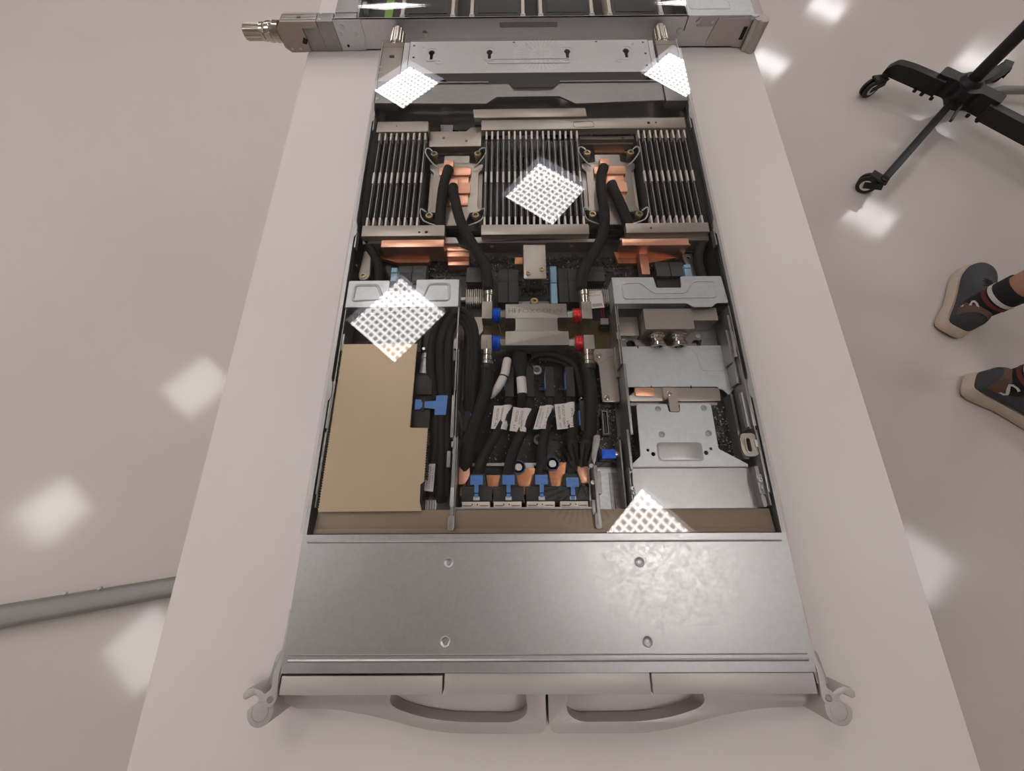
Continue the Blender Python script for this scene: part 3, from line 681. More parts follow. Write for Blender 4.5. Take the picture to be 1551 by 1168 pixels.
tall_conn(-44, -20, 'tall black connector between the blue-fitting hose and the steel tab')
tall_conn(27.5, 50, 'tall black connector between the pale blue latch bar and the red-fitting hose')
def latch(x0, x1, y0, ym, y1, z1, lab):
    t = thing('latch_bar', ((x0 + x1) / 2, (y0 + y1) / 2, 6), lab, 'latch', 'pale blue latch bars')
    MB().box(x0, x1, ym + .3, y1, 6, z1).part('latch_end', M['bluegrey'], t, bev=.4); MB().box(x0, x1, y0, ym - .3, 6, z1 - .8).part('latch_body', M['bluegrey'], t, bev=.4)
latch(-171, -164, 281, 292, 299, 30, 'pale blue latch bar beside the tan-side brace notch')
latch(18, 25.5, 252, 280, 303, 25, 'long pale blue latch bar beside the centre steel tab')
latch(179.5, 187.5, 289, 300, 305, 24, 'pale blue latch bar behind the chrome-side notched brace')
def finned(x0, x1, y0, y1, lab):
    t = thing('finned_connector', ((x0 + x1) / 2, (y0 + y1) / 2, 6), lab, 'connector', 'silver finned connectors')
    MB().box(x0, x1, y0 + 4, y0 + 11, 6, 13).part('body', M['clip'], t, bev=.3)
    n = int((x1 - x0) / 2.1); b = MB()
    for k in range(n):
        x = x0 + .5 + k * (x1 - x0 - 1) / (n - 1); b.box(x - .5, x + .5, y0, y1, 6, 15.2); b.box(x - .3, x + .3, y0 + 8.4, y0 + 9, 14.6, 15.3)
    b.part('fins', M['clip'], t)
finned(-83, -60, 258, 278, 'silver finned connector beside the upper blue fitting')
finned(60, 92, 257, 277, 'silver finned connector partly under the white card beside the upper red fitting')
MB().box(-93, -83.5, 264.5, 268.5, 8, 13).solo('metal_strip', M['clip'], 'small pale metal strip between the tan-side brace and the finned connector', 'strip', bev=.3)
MB().box(148, 178, 276, 291, 8, 15).solo('cable_socket', M['black'], 'low black socket showing inside the notch of the chrome-side brace', 'socket', bev=.4)
t = thing('steel_tab', (-1, 299, 6), 'flat steel tab with two screws standing over the centre of the board', 'tab')
MB().prism(rpoly([(-14, 322), (12, 322), (12, 275.5), (-14, 275.5)], [0, 0, 2, 2]), 37.6, 39.6).part('plate', M['champ'], t, bev=.4)
MB().box(-14, 12, 321, 323, 30, 39.6).part('bent_edge', M['champ'], t, bev=.4)
for x, y in ((-9, 282.5), (7, 288)):
    screw('screw', x, y, 39.6, t, 3, 1.6, 'brass'); MB().cyl((x, y - 1, 8), (0, 0, 1), 29.6, 2.6, 14).part('post', M['nickel'], t)
b = MB(); b.plate(rpoly([(-20, 264), (17, 264), (17, 284), (-20, 284)], 2), [rrect(-17, 14, 268, 281, 3)], 8, 13); b.solo('black_tray', M['black'], 'shallow black tray under the steel tab', 'tray', bev=.5)
MB().box(-20, 17, 259, 264, 8, 11.6).solo('metal_lip', M['zincdark'], 'thin grey metal lip between the steel tab and the engraved manifold', 'strip', bev=.8)
t = thing('pipe_clamp', (-204, 307, 8), 'grey metal clamp arm with a round eye beside the wall hose near the tan-side brace', 'clamp')
b = MB(); b.plate(rpoly([(-208.5, 326), (-200, 330), (-198, 290), (-202, 285), (-209, 285), (-211, 291)], [0, 0, 3, 3, 3, 3]), [circ(-205.5, 291, 3, 16)], 22, 25.6); b.part('arm', M['nickel'], t, bev=.4)
b = MB(); b.lathe((-205.5, 291, 22), (0, 0, 1), [(0, 3.2), (4.6, 3.2), (4.6, 2.2), (2, 2.1), (2, .01)], 18); b.part('eye', M['brass'], t)
bk = thing('hose_bracket', (190, 300, 4), 'grey metal bracket plate beside the wall hose near the chrome-side brace', 'bracket')
b = MB(); b.plate(rpoly([(184, 328), (197, 328), (197, 300), (206, 286), (206, 276), (190, 276), (190, 300)], 2), [circ(192, 323, 2.2, 14)], 12, 14); b.part('plate', M['champ'], bk, bev=.3)

# ------------------------------------------------------------------ engraved manifold and its four elbow fittings
t = thing('coolant_manifold', (-1, 216, 14), 'engraved champagne metal manifold block in the centre between blue and red fittings', 'manifold')
mp = rpoly([(-35, 191), (33.5, 191), (33.5, 207.5), (22, 207.5), (22, 224.5), (33, 224.5), (33, 242), (-35, 242), (-35, 224), (-24, 224), (-24, 208), (-35, 208)], [.6, .6, .6, 3, 3, .6, .6, .6, .6, 3, 3, .6], 5)
MB().plate(mp, [], 18, 40).part('block', M['nickel'], t, bev=.35)
b = MB(); b.plate(rrect(-24, 22, 205, 227, 3), [], 10, 17.9); b.part('lower_block', M['engrave_shade'], t)  # darker nickel tone paints in the shade of the manifold notches
e = lambda u, v: (u, v, 40.06)
b = MB(); text_on(b, 'H', e, -31.5, -26.6, 230.6, 236.6); text_on(b, 'i', e, -25.6, -23.8, 230.6, 236.8); text_on(b, 'o', e, -23.4, -22, 235.6, 237)
text_on(b, 'FOXCONN', e, -20.5, 27.5, 230.8, 235.8); text_on(b, 'o', e, 28.2, 29.8, 234.8, 236.4); b.part('engraved_logo', M['engrave_shade'], t)
screw('mounting_screw', -2, 253, 24, t, 5, 5, 'brass')

def fitting(sx, yc, up, z, colour, lab):
    """elbow block at the far side, coloured collar and nut towards the manifold, ribbed nipple leaving along y"""
    xo = 61 * sx; t = thing('elbow_fitting', (xo - 6 * sx, yc, 14), lab, 'fitting', 'coloured quick-release elbow fittings')
    xa, xb = sorted((sx * 50, sx * 61.5)); ya, yb = (yc - 9, yc + 15) if up else (yc - 12, yc + 5)
    if up: ya, yb = yc - 9, yc + 13
    else: ya, yb = yc - 11, yc + 6
    MB().box(xa, xb, ya, yb, 22, 38).part('elbow_block', M['nickel'], t, bev=.6)
    b = MB(); b.lathe((sx * 50, yc, 28.5), (-sx, 0, 0), [(0, 8), (.5, 8.8), (1.6, 8.8), (2, 8.2), (3, 8.2), (3.4, 8.8), (4.8, 8.8), (5.2, 8.2), (6.2, 8.2), (6.6, 8.8), (8.6, 8.8), (9, 8)], 28)
    b.part('collar', M[colour], t)
    b = MB(); b.lathe((sx * 41.2, yc, 28.5), (-sx, 0, 0), [(0, 6.8), (6.8, 6.8)], 6, math.pi / 6); b.lathe((sx * 41.2, yc, 28.5), (-sx, 0, 0), [(0, 7.2), (1.4, 7.2)], 24)
    b.part('hex_nut', M['nickel'], t)
    d = 1 if up else -1; y0 = yb if up else ya; xm = sx * 54.5
    b = MB(); b.lathe((xm, y0, 32), (0, d, 0), [(0, 6.3), (5.5, 6.3), (5.9, 5.3), (7, 5.3), (7.4, 6.6), (12, 6.6), (12.4, 5.6), (13, 5.6), (13.4, 6.5), (16.6, 6.5), (17.2, 5.6)] if not up else [(0, 5.8), (9.5, 5.8), (9.8, 6.6), (16.4, 6.6), (17.6, 5.6)], 28)
    b.part('nipple', M['chrome'], t)
    if not up: MB().lathe((xm, y0 - 16.5, 32), (0, -1, 0), [(0, 7), (2.5, 7.2), (5, 6.8)], 20).part('sleeve_end', M['rubber'], t)
    return t
t1 = fitting(-1, 234, True, 0, 'anblue', 'elbow fitting with blue collar at the upper end of the manifold, feeding the rear hose')
t2 = fitting(-1, 199, False, 0, 'anblue', 'elbow fitting with blue collar at the lower end of the manifold, marked with small lettering')
t3 = fitting(1, 233, True, 0, 'anred', "elbow fitting with red collar at the manifold's upper end, next to a white card")
t4 = fitting(1, 198, False, 0, 'anred', "elbow fitting with red collar at the manifold's lower end, next to olive film")
for tt, x, y in ((t2, -56, 189), (t3, 55, 233)):
    b = MB()
    for k, s_ in enumerate(('0AH7', '4BXA')):
        text_on(b, s_, lambda u, v, k=k: (x - 2.6 + k * 3.2 - v, y + u, 38.08), 0, 10, -1, 1)
    b.part('lettering', M['engrave_shade'], tt)
MB().box(41.4, 44, 194, 202, 35.4, 35.9).part('collar_tag', M['paper'], t4)
MB().tube([(-43.5, 226, 26), (-42, 221, 22), (-40.5, 216, 18)], .7, 6).part('release_pin', M['chrome'], t1)

MB().box(-66, 88, 203, 250, 3, 5).solo('film_sheet', M['olive'], 'olive brown film sheet lying under the manifold and fittings', 'film')
b = MB(); b.prism(rpoly([(-88, 244), (-62, 244), (-62, 226), (-70, 214), (-88, 214)], 1), 5.1, 8); b.solo('metal_bracket', M['champ'], 'small champagne plate peeking out under the upper blue fitting', 'bracket')
t = thing('white_card', (67, 254, 20), 'white printed card with a barcode hanging beside the upper red fitting', 'card')
cc = [Vector((59.5, 264, 30)), Vector((76, 266.5, 28)), Vector((77, 241, 33)), Vector((62.5, 239, 34))]
def cardp(u, v, h=.3): p = (cc[3] * (1 - u) + cc[2] * u) * (1 - v) + (cc[0] * (1 - u) + cc[1] * u) * v; return p + Vector((0, 0, h))
b = MB(); q = [cardp(0, 0), cardp(1, 0), cardp(1, 1), cardp(0, 1)]; b.add(q + [p - Vector((0, 0, .4)) for p in q], [(0, 1, 2, 3), (7, 6, 5, 4)] + [(i, (i + 1) % 4, 4 + (i + 1) % 4, 4 + i) for i in range(4)])
b.part('card', M['paper'], t)
b = MB(); cp = lambda u, v: cardp(u, v, .36)
text_on(b, 'MODEL 4120', cp, .06, .55, .86, .93); text_on(b, '0A 7754-30', cp, .06, .7, .7, .77); text_on(b, 'AU', cp, .72, .86, .7, .77)
for k in range(22):
    u = .08 + k * .037; w = .01 + .016 * ((k * 7) % 3) / 2
    b.add([cp(u, .08), cp(u + w, .08), cp(u + w, .26), cp(u, .26)], [(0, 1, 2, 3)])
b.part('print', M['ink'], t)
t = thing('wire_plug', (80, 234, 5), 'tiny white plug with red wires beside the white card', 'plug')
MB().box(76, 85, 230, 238, 6, 14).part('plug', M['paper'], t, bev=.5); MB().box(75.5, 85.5, 226, 230.5, 5, 12).part('socket', M['black'], t)
for dx in (-1, 1): MB().tube([(80 + dx, 238, 11), (79 + dx * 1.5, 244, 14), (78 + dx, 250, 20)], .8, 6).part('wire', M['anred'], t)

# taupe bracket beside the lower red fitting
t = thing('angle_bracket', (76, 164, 6), 'champagne angle bracket with two screws below the lower red fitting', 'bracket')
b = MB(); b.plate(rpoly([(62, 196), (88, 197), (88, 133.5), (69.5, 133.5), (68.5, 178), (62.5, 184)], 2.5), [], 14, 18); b.part('plate', M['champ'], t, bev=.4)
b = MB(); b.obox((67, 178, 18.4), (16, 10, 0), 1.4, 1.6); b.part('rib', M['champ'], t)
for x, y in ((69, 188), (74, 138)): screw('screw', x, y, 18, t, 2.9, 1.2, 'chrome')

# ------------------------------------------------------------------ tan coated card with sawtooth edges
def saw(a, bb, pitch, depth):
    a, bb = Vector(a), Vector(bb); d = bb - a; n = max(2, int(d.length / pitch)); nrm = Vector((d.y, -d.x)).normalized(); o = []
    for k in range(n): o += [tuple(a + d * k / n), tuple(a + d * (k + .5) / n + nrm * depth)]
    return o
t = thing('tan_card', (-165, 106, 4), 'large flat tan coated card with toothed edges filling the bay beside the tray wall', 'card')
pl = saw((-210.6, 193), (-210.6, 20), 2.5, -1.1) + [(-210.6, 20), (-113, 20.5), (-115.6, 29), (-116, 45), (-112, 48)] + saw((-112, 48), (-112, 100), 2.5, -1.1) + [(-112, 100), (-130, 100.5)] + saw((-130, 101), (-130, 193), 2.5, -1.1) + [(-130, 193.5), (-210.6, 193.5)]
MB().plate(pl, [], 38.6, 40).part('cover_plate', M['tan'], t)
b = MB(); b.box(-209, -133.5, 22, 192, 6, 37); b.box(-133.5, -114, 22, 99.5, 6, 37); b.part('core', M['black'], t)
b = MB()
for x, y0, y1 in ((-212, 24, 190), (-111.6, 50, 98)):
    for k in range(int((y1 - y0) / 2.4)): b.box(x - .8, x + .8, y0 + k * 2.4, y0 + k * 2.4 + 1.2, 30, 38.4)
b.part('edge_teeth', M['black'], t)
b = MB(); b.box(-211, -132, 195, 236, 4, 16); b.box(-205, -190, 200, 206, 16, 22); b.box(-160, -140, 205, 225, 16, 20); b.box(-185, -170, 208, 222, 16, 19); b.solo('power_module', M['rubber'], 'dark module half hidden under the tan-side brace behind the tan card', 'module', bev=.5)
for k, x in enumerate((-176, -164)): MB().box(x, x + 4, 194.4, 197, 10, 24).part('pin', M['brass'], bpy.data.objects['power_module'])

# connectors beside the tan card and their blue pull tab
t = thing('cable_connector', (-122, 128, 8), 'black cable connector with a large blue T-shaped pull tab beside the tan card', 'connector')
MB().box(-133, -113, 138, 159.5, 8, 33).part('housing', M['black'], t, bev=.6); MB().box(-132.5, -113, 101, 121.5, 8, 33).part('housing', M['black'], t, bev=.6)
MB().box(-132, -114, 122, 138, 8, 29).part('housing', M['black'], t, bev=.4)
b = MB(); b.prism(rpoly([(-128.6, 121), (-122.4, 121.5), (-122.4, 123), (-107.6, 121.4), (-107.6, 115), (-96, 115), (-95, 136), (-107, 136), (-107, 130), (-119, 129.4), (-122.4, 129), (-122.4, 131.5), (-128.4, 132)], .7, 3), 34.6, 35.6); b.part('pull_tab', M['blue'], t)
MB().box(-120.6, -118.8, 119, 133, 33, 36.4).part('tab_loop', M['black'], t)
b = MB(); text_on(b, 'JST', lambda u, v: (u, v, 33.06), -127, -119, 146, 150); b.part('lettering', M['chip'], t); MB().cyl((-117, 106, 33), (0, 0, 1), .1, 1.2, 12).part('dot', M['hole'], t)
t = thing('cable_barrel', (-123, 176, 14), 'grey ridged metal barrel end of a cable beside the tan card corner', 'cable end')
b = MB(); b.lathe((-123.5, 163, 26), (.06, 1, 0), [(0, 5.6), (4, 5.6), (4.3, 5.2), (8, 5.2), (8.3, 5.6), (13, 5.6), (13.4, 5.1), (18, 5.1), (18.3, 5.6), (24, 5.6), (25, 3.5), (25, .01)], 20); b.part('barrel', M['steel'], t)
MB().box(-130, -117, 159.6, 164, 10, 30).part('mount', M['black'], t)
screw('small_screw', -125, 192, 30, t, 2, 1.5, 'chrome')

# ------------------------------------------------------------------ black cable bundle along the divider
BG = 'black cables in the bundle along the divider'
def cable(path, r, lab, grp=BG, mk='sleeve', name='black_cable', ribs=.03):
    b = MB(); b.tube(path, r, 12, ribs=ribs); return b.solo(name, M[mk], lab, 'cable', grp, ang=60)
cable([(-97, 236, 34), (-107, 226, 35), (-114, 204, 35), (-116, 176, 32), (-113, 150, 27), (-108, 120, 24), (-107, 90, 26), (-108, 60, 24), (-109, 36, 20)], 5.2, 'black cable lying closest to the tan card in the divider bundle')
cable([(-94, 232, 35), (-101, 218, 36), (-106, 194, 36), (-104, 160, 32), (-101, 135, 27), (-101, 110, 26), (-100.5, 80, 27), (-100, 50, 24), (-99, 30, 18)], 5.0, 'black cable in the middle of the divider bundle, passing under the blue pull tab')
cable([(-91.5, 226, 34), (-96, 206, 36), (-96.5, 180, 36), (-95.5, 150, 31), (-94.6, 120, 26), (-94.4, 90, 26), (-94.6, 60, 22), (-95, 36, 18)], 4.4, 'black cable lying closest to the divider in the divider bundle')
t = thing('cable_sleeve_label', (-109, 52, 28), 'long white printed sleeve on the black cable beside the tan card corner', 'label')
b = MB(); b.prism([(-112.4, 66), (-104.8, 66), (-105.4, 39), (-114.4, 40)], 29.4, 30.2); b.part('sleeve', M['paper'], t)
b = MB()
for k, s_ in enumerate(('TJ15 BB0C1F', 'MBC 00052 N', '7A NOC')):
    text_on(b, s_, lambda u, v, k=k: (-106.6 - k * 2.4 + v - .06 * (64 - u) * .4, u, 30.28), 63, 42, -.7, .8)
b.part('print', M['ink'], t)
b = MB()
for k in range(5): b.box(-115 + k * 2.5, -113.2 + k * 2.5, 23, 32, 14, 20)
b.solo('ribbon_plug', M['paper'], 'white striped flat plug end at the foot of the divider cable bundle', 'plug')
for k, (dx, dz) in enumerate(((0, 0), (6, -1), (12, -2))):
    cable([(-88.5 + dx * .1, 240 - dx * .8, 30 + dz), (-78 - dx * .2, 234 - dx * 1.1, 33 + dz), (-69.5 - dx * .5, 217 - dx, 34 + dz), (-67.5 - dx * .6, 192, 33 + dz), (-69 - dx * .6, 165, 30 + dz), (-70 - dx * .55, 140, 24), (-71 - dx * .5, 116, 16)], 3.6,
          ('outermost', 'middle', 'innermost')[k] + ' of the three black cables curving over from the divider beside the blue fittings', 'black cables curving beside the blue fittings')
t = thing('data_cable', (-77, 118, 8), 'black cable ending in a plug with a blue side tab against the divider', 'cable')
MB().tube([(-78.5, 222, 28), (-78, 196, 27), (-77, 165, 25), (-76.6, 133, 22)], 3.2, 12, ribs=.03).part('cord', M['sleeve'], t, ang=60)
MB().box(-82, -73, 101, 135, 8, 22).part('plug', M['black'], t, bev=.6); MB().prism([(-72.6, 107), (-70.6, 110), (-70.6, 118), (-72.6, 121)], 18, 22).part('blue_tab', M['blue'], t, label='blue plastic tab')
t = thing('paper_tag', (-82, 106, 16), 'curled white paper tag leaning on the divider above the black plug', 'label')
b = MB(); P = [(-87, 123, 36), (-82.6, 119, 34), (-80.4, 112, 30), (-80, 104, 25), (-80.4, 96, 20), (-81, 89, 16)]
b.add([(x, y, z) for x, y, z in P] + [(x - 3.2, y - .5, z - 8) for x, y, z in P], [(i, i + 1, i + 7, i + 6) for i in range(5)]); b.add([(x + .3, y, z) for x, y, z in P] + [(x - 2.9, y - .5, z - 8) for x, y, z in P], [(i, i + 1, i + 7, i + 6) for i in range(5)])
b.part('tag', M['paper'], t)

# ------------------------------------------------------------------ four labelled data cables with blue pull tabs
def bil(q, u, v): return (q[0] * (1 - u) + q[1] * u) * (1 - v) + (q[3] * (1 - u) + q[2] * u) * v
def make_tag(t, q, bump_at, bump_w, bump_h, lines):
    q = [Vector(p) for p in q]; n = 14
    def P(u, v, h=0.0):
        k = (u - bump_at) / bump_w; z = bump_h * max(0.0, 1 - k * k) ** .5 if abs(k) < 1 else 0
        return bil(q, u, v) + Vector((0, 0, z + h))
    vs = []; fs = []; rows = 5
    for h in (0, -.45):
        for i in range(rows + 1):
            for k in range(n + 1): vs.append(P(k / n, i / rows, h))
    w = n + 1; N = (rows + 1) * w
    for i in range(rows):
        for k in range(n):
            a = i * w + k; fs += [(a, a + 1, a + w + 1, a + w), (N + a, N + a + w, N + a + w + 1, N + a + 1)]
    for i in range(rows): fs += [(i * w, (i + 1) * w, N + (i + 1) * w, N + i * w), (i * w + n, N + i * w + n, N + (i + 1) * w + n, (i + 1) * w + n)]
    for k in range(n): fs += [(k, N + k, N + k + 1, k + 1), (rows * w + k, rows * w + k + 1, N + rows * w + k + 1, N + rows * w + k)]
    b = MB(); b.add(vs, fs); tag = b.part('label_tag', M['paper'], t, ang=60, label='white printed label tag')
    b = MB()
    for s_, u, v0, v1, hgt in lines:
        text_on(b, s_, lambda a, c, u=u, hgt=hgt: P(u + c * hgt, a, .12), v0, v1, -.5, .5)
    b.part('print', M['ink'], tag)
DC = 'black data cables with white label tags and blue pull tabs'
data = [
 ('first labelled data cable from the divider, label tag wide and tilted', -31, -63, [(-47, 126.5, 29), (-28, 126.5, 29), (-34, 100, 29), (-50, 102, 29)], .74, .25,
  [(-31, 139, 17), (-31.5, 128, 24), (-33, 118, 27), (-39, 104, 27), (-47, 92, 26), (-55, 77, 27), (-61, 63, 25), (-63, 50, 20)],
  [('8C0SCS0B', .26, .62, .12, .13), ('JF', .22, .9, .72, .11), ('XCPC8R0N0BHX', .5, .85, .1, .13), ('LT', .8, .92, .8, .11), ('S PC0', .82, .7, .4, .11)]),
 ('second labelled data cable from the divider, label tag with a torn-looking notch', -9, -32, [(-27, 125, 29), (-7, 122, 29), (-13.5, 97.5, 29), (-31, 99.5, 29)], .76, .24,
  [(-9, 139, 17), (-9, 128, 24), (-11, 116, 27), (-17, 101, 27), (-24, 86, 26), (-29.5, 70, 27), (-32, 58, 25), (-32, 50, 20)],
  [('80S0CSC', .26, .6, .1, .13), ('TJ', .22, .92, .74, .11), ('XC2ZPC0-', .5, .7, .08, .13), ('50BQC', .62, .9, .5, .12), ('RC0A', .86, .8, .5, .1)]),
 ('third labelled data cable from the divider, label tag narrow and slanted', 12.5, 0, [(1, 126, 29), (15.5, 126, 29), (10.5, 100.5, 29), (-6.5, 101, 29)], .62, .3,
  [(12.5, 139, 17), (12, 128, 24), (9, 114, 27), (5.5, 101, 27), (3, 86, 26), (1.5, 70, 27), (.5, 58, 25), (0, 50, 20)],
  [('EDX0CTCBWTFX', .14, .9, .1, .13), ('BWHCRTJH', .32, .95, .3, .13), ('DC90 A', .62, .55, .1, .12), ('LT', .6, .95, .82, .12), ('MC', .86, .9, .7, .1)]),
 ('fourth labelled data cable from the divider, label tag squared to the board', 34.5, 30, [(16, 127.5, 29), (37, 129.5, 29), (36.5, 102.5, 29), (18, 100.5, 29)], .82, .2,
  [(34.5, 139, 17), (34.5, 128, 24), (34, 116, 27), (33.5, 102, 27), (33, 86, 26), (33, 74, 27), (31, 60, 25), (30, 49, 20)],
  [('00D0S0B', .2, .62, .1, .13), ('TJM', .18, .95, .76, .13), ('CNR0SX TCC0LTX', .42, .95, .05, .13), ('PN', .6, .95, .72, .11), ('DC90', .84, .6, .25, .11), ('LT', .8, .95, .78, .1)]),
]
for i, (lab, px, fx, q, ba, bw, path, lines) in enumerate(data):
    t = thing('data_cable', (px, 110, 6), lab, 'cable', DC)
    MB().box(px - 4.6, px + 4.6, 138, 172, 6, 25).part('board_plug', M['black'], t, bev=.5)
    MB().prism([(px - 5.4, 146), (px - 4.7, 146), (px - 4.7, 165), (px - 5.4, 162)], 16, 26).part('blue_release', M['blue'], t, label='thin blue release tab')
    if i >= 2: MB().box(px - 11, px - 5, 150.5, 153, 8, 10).part('blue_strap', M['bluering'], t, label='blue strap')
    MB().tube(path, [4.6, 4.8, 5, 5.2, 5, 5.2, 5.8, 6.6], 14, ribs=.02).part('cord', M['sleeve'], t, ang=60)
    b = MB(); b.box(fx - 15, fx + 15, 30, 44, 14, 29); b.prism([(fx - 10, 44), (fx + 10, 44), (fx + 7, 56), (fx - 7, 56)], 18, 29.5); b.part('front_plug', M['black'], t, bev=.6)
    make_tag(t, q, ba, bw, 3.4, lines)
    y0 = 45 if i < 3 else 42.5
    b = MB(); b.prism(rpoly([(fx - 6, y0), (fx - 2, y0), (fx - 2, y0 - 7.5), (fx + 2, y0 - 7.5), (fx + 2, y0), (fx + 6, y0), (fx + 6, y0 + 9), (fx - 6, y0 + 9)], .5, 2), 33, 34)
    b.prism([(fx - 1.8, y0 - 8.6), (fx + 1.8, y0 - 8.6), (fx + 1.8, y0 - 12), (fx - 1.8, y0 - 12)], 32, 33)
    b.part('pull_tab', M['blue'], t, label='blue T-shaped pull tab')
    MB().box(fx - 3, fx + 3, 30.5, 34, 28, 32).part('pull_clip', M['steel'], t, bev=.4)
# four silver port cages and their ledge
PORD = ['first', 'second', 'third', 'fourth']
cage = None
for i, x in enumerate((-63.5, -33, -1, 31)):
    lab = 'silver port cage at the front ledge, %s from the divider' % PORD[i]
    if cage is None:
        cage = thing('port_cage', (x, 27, 12), lab, 'port', 'silver port cages')
        b = MB(); b.box(x - 13.4, x + 13.4, 24, 29.4, 12, 30); b.box(x - 13, x - 4, 26.2, 27, 30, 30.6); b.box(x + 4, x + 13, 26.2, 27, 30, 30.6); b.part('cage', M['clip'], cage, bev=.35)
        b = MB(); b.box(x - 12, x - 4, 25.2, 25.8, 29.9, 30.2); b.box(x + 4.2, x + 12, 25.2, 25.8, 29.9, 30.2); b.box(x - 4, x - 3, 26, 27.4, 29.9, 30.2); b.box(x + 1, x + 2, 26, 27.4, 29.9, 30.2); b.part('slots', M['hole'], cage)
    else: dup(cage, (x, 27, 12), lab)
b = MB(); b.box(-82.5, 50, 21.8, 23.8, 8, 37); b.solo('port_ledge', M['zincdark'], 'thin grey sheet ledge in front of the four silver ports', 'ledge', bev=.3)
b = MB(); b.box(-81, 50, 24.2, 66, 3, 8); b.solo('port_floor', M['black'], 'dark floor panel under the four front plugs', 'panel')

# copper heat spreaders between the plugs
CG = 'copper heat spreaders between the front plugs'
def wedge(poly, z, lab, mk='copperd'):
    t = thing('copper_spreader', (poly[0][0], poly[0][1], 8.2), lab, 'heat spreader', CG)
    b = MB(); b.prism(rpoly(poly, .8, 2), z - 4, z); b.part('plate', M[mk], t, bev=.3)
    cx = sum(p[0] for p in poly) / len(poly); ym = min(p[1] for p in poly)
    MB().box(cx - 1.2, cx + 1.2, ym - 7, ym + 6, 8.2, z - 4).part('stem', M['copperd'], t); return t
wedge([(-81.5, 63.5), (-71, 63.5), (-71, 54), (-76, 46.5), (-81.5, 46.5)], 25, 'copper heat spreader against the divider, beside the first blue pull tab', 'copper')
wedge([(-81, 44), (-75, 44), (-77, 36), (-81, 36)], 18, 'small dark copper foot below the copper plate against the divider')
wedge([(-54.5, 55.5), (-40, 55.5), (-43.5, 36.5), (-51.5, 36.5)], 24, 'dark copper wedge between the first and second blue pull tabs')
wedge([(-27, 60), (-24, 62), (-5, 62), (-11, 36.5), (-20, 36.5)], 24, 'copper wedge between the second and third blue pull tabs')
wedge([(8, 60), (12, 67), (28, 68), (20.5, 36.5), (11.5, 36.5)], 24, 'copper wedge between the third and fourth blue pull tabs')
wedge([(36, 63.5), (47.5, 63.5), (47.6, 47), (40, 47)], 25, 'copper heat spreader beyond the fourth blue pull tab', 'copper')
wedge([(40.5, 44), (47, 44.5), (46, 37), (43, 36.6)], 19, 'small dark copper foot beyond the fourth blue pull tab')
MB().box(-81, 35, 66.2, 69, 8, 15).solo('copper_edge_bar', M['clip'], 'thin pale bar behind the copper wedges', 'bar')
def knob(x, y, z, lab):
    t = thing('thumbscrew', (x, y, 8.2), lab, 'thumbscrew', 'blue ringed thumbscrews')
    MB().lathe((x, y, 8.2), (0, 0, 1), [(0, 4.6), (z - 10, 4.6), (z - 10, 6), (z - 8.2, 6)], 20).part('body', M['steel'], t)
    MB().plate(circ(x, y, 6.9, 28), [circ(x, y, 3.6, 28)], z - 2.4, z).part('ring', M['bluering'] if 'bluering' in M else M['anblue'], t)
    b = MB(); b.lathe((x, y, z - 2.4), (0, 0, 1), [(0, 3.6), (2, 3.5), (2, 2), (.8, 1.7), (.8, .01)], 20); b.part('head', M['steel'], t)
knob(-22, 63, 26, 'thumbscrew with blue ring and pale neck between the second and third data cables')
knob(12, 66, 27, 'thumbscrew with blue ring between the third and fourth data cables')
MB().prism(rrect(-21, -6, 60, 68, 3), 16, 20).part('neck', M['steel'], bpy.data.objects['thumbscrew'], bev=.6)
b = MB()
for k, x in enumerate((38, 42, 46)): b.tube([(x, 78, 20), (x - 2 + k, 72, 22), (x - 4 + 2 * k, 66, 23)], 1.8, 8)
b.solo('short_wires', M['rubber'], 'short black wires fanning out above the fourth blue pull tab', 'wires')

# other small cables in the middle bay
t = thing('white_sleeved_cable', (-40, 158, 18), 'cable wrapped in white printed sleeve above the first labelled cable', 'cable')
MB().tube([(-33, 180, 26), (-34, 174, 28), (-35.5, 164, 29), (-37, 159.6, 29)], [4.6, 4.8, 4.8, 4.6], 14).part('upper_sleeve', M['paper'], t)
MB().tube([(-37.4, 158.8, 29), (-40, 153, 29), (-44, 146, 28), (-48.5, 139.5, 26), (-51, 136.5, 24)], [4.6, 4.8, 4.4, 3, 1.2], 14).part('lower_sleeve', M['paper'], t)
MB().tube([(-37, 160, 29), (-37.4, 158.6, 29)], [5, 5], 14, smooth=False).part('black_tie', M['rubber'], t)
t = thing('sheathed_cable', (-18, 160, 16), 'short thick black cable with a plain white label above the second labelled cable', 'cable')
MB().tube([(-20, 190, 18), (-19, 180, 27), (-18.6, 168, 28), (-18, 158, 28), (-17.6, 140, 27), (-18, 130, 22), (-19, 124, 16)], [8, 8.4, 6.4, 4.8, 4.6, 5, 5], 14, ribs=.02).part('cord', M['sleeve'], t, ang=60)
b = MB(); P = [(-23.2, 157.5), (-18.6, 158.6), (-13.8, 158.4)]
b.tube([(-18.4, 158, 28), (-17.8, 150, 28), (-17.4, 140.5, 27)], [5.2, 5.2, 5.2], 16, smooth=False); b.part('label_wrap', M['paper'], t, ang=60)
cable([(-6, 188, 20), (6, 189, 22), (18, 187.5, 23), (30, 183, 23), (38, 177, 22), (43, 168, 21), (46, 154, 20), (47, 140, 19)], 3.4, 'black cable arching under the manifold towards the lone plug', 'black cables curving below the manifold')
cable([(2, 184, 18), (14, 183.5, 19), (26, 180, 19), (36, 174, 18), (42, 164, 17), (46, 150, 16), (47.5, 136, 15)], 2.2, 'thin black cable tucked inside the arching cable under the manifold', 'black cables curving below the manifold')
t = thing('board_plug', (47.5, 116, 6), 'black board plug with a silver clip and blue tab beside the lower-red hose', 'plug')
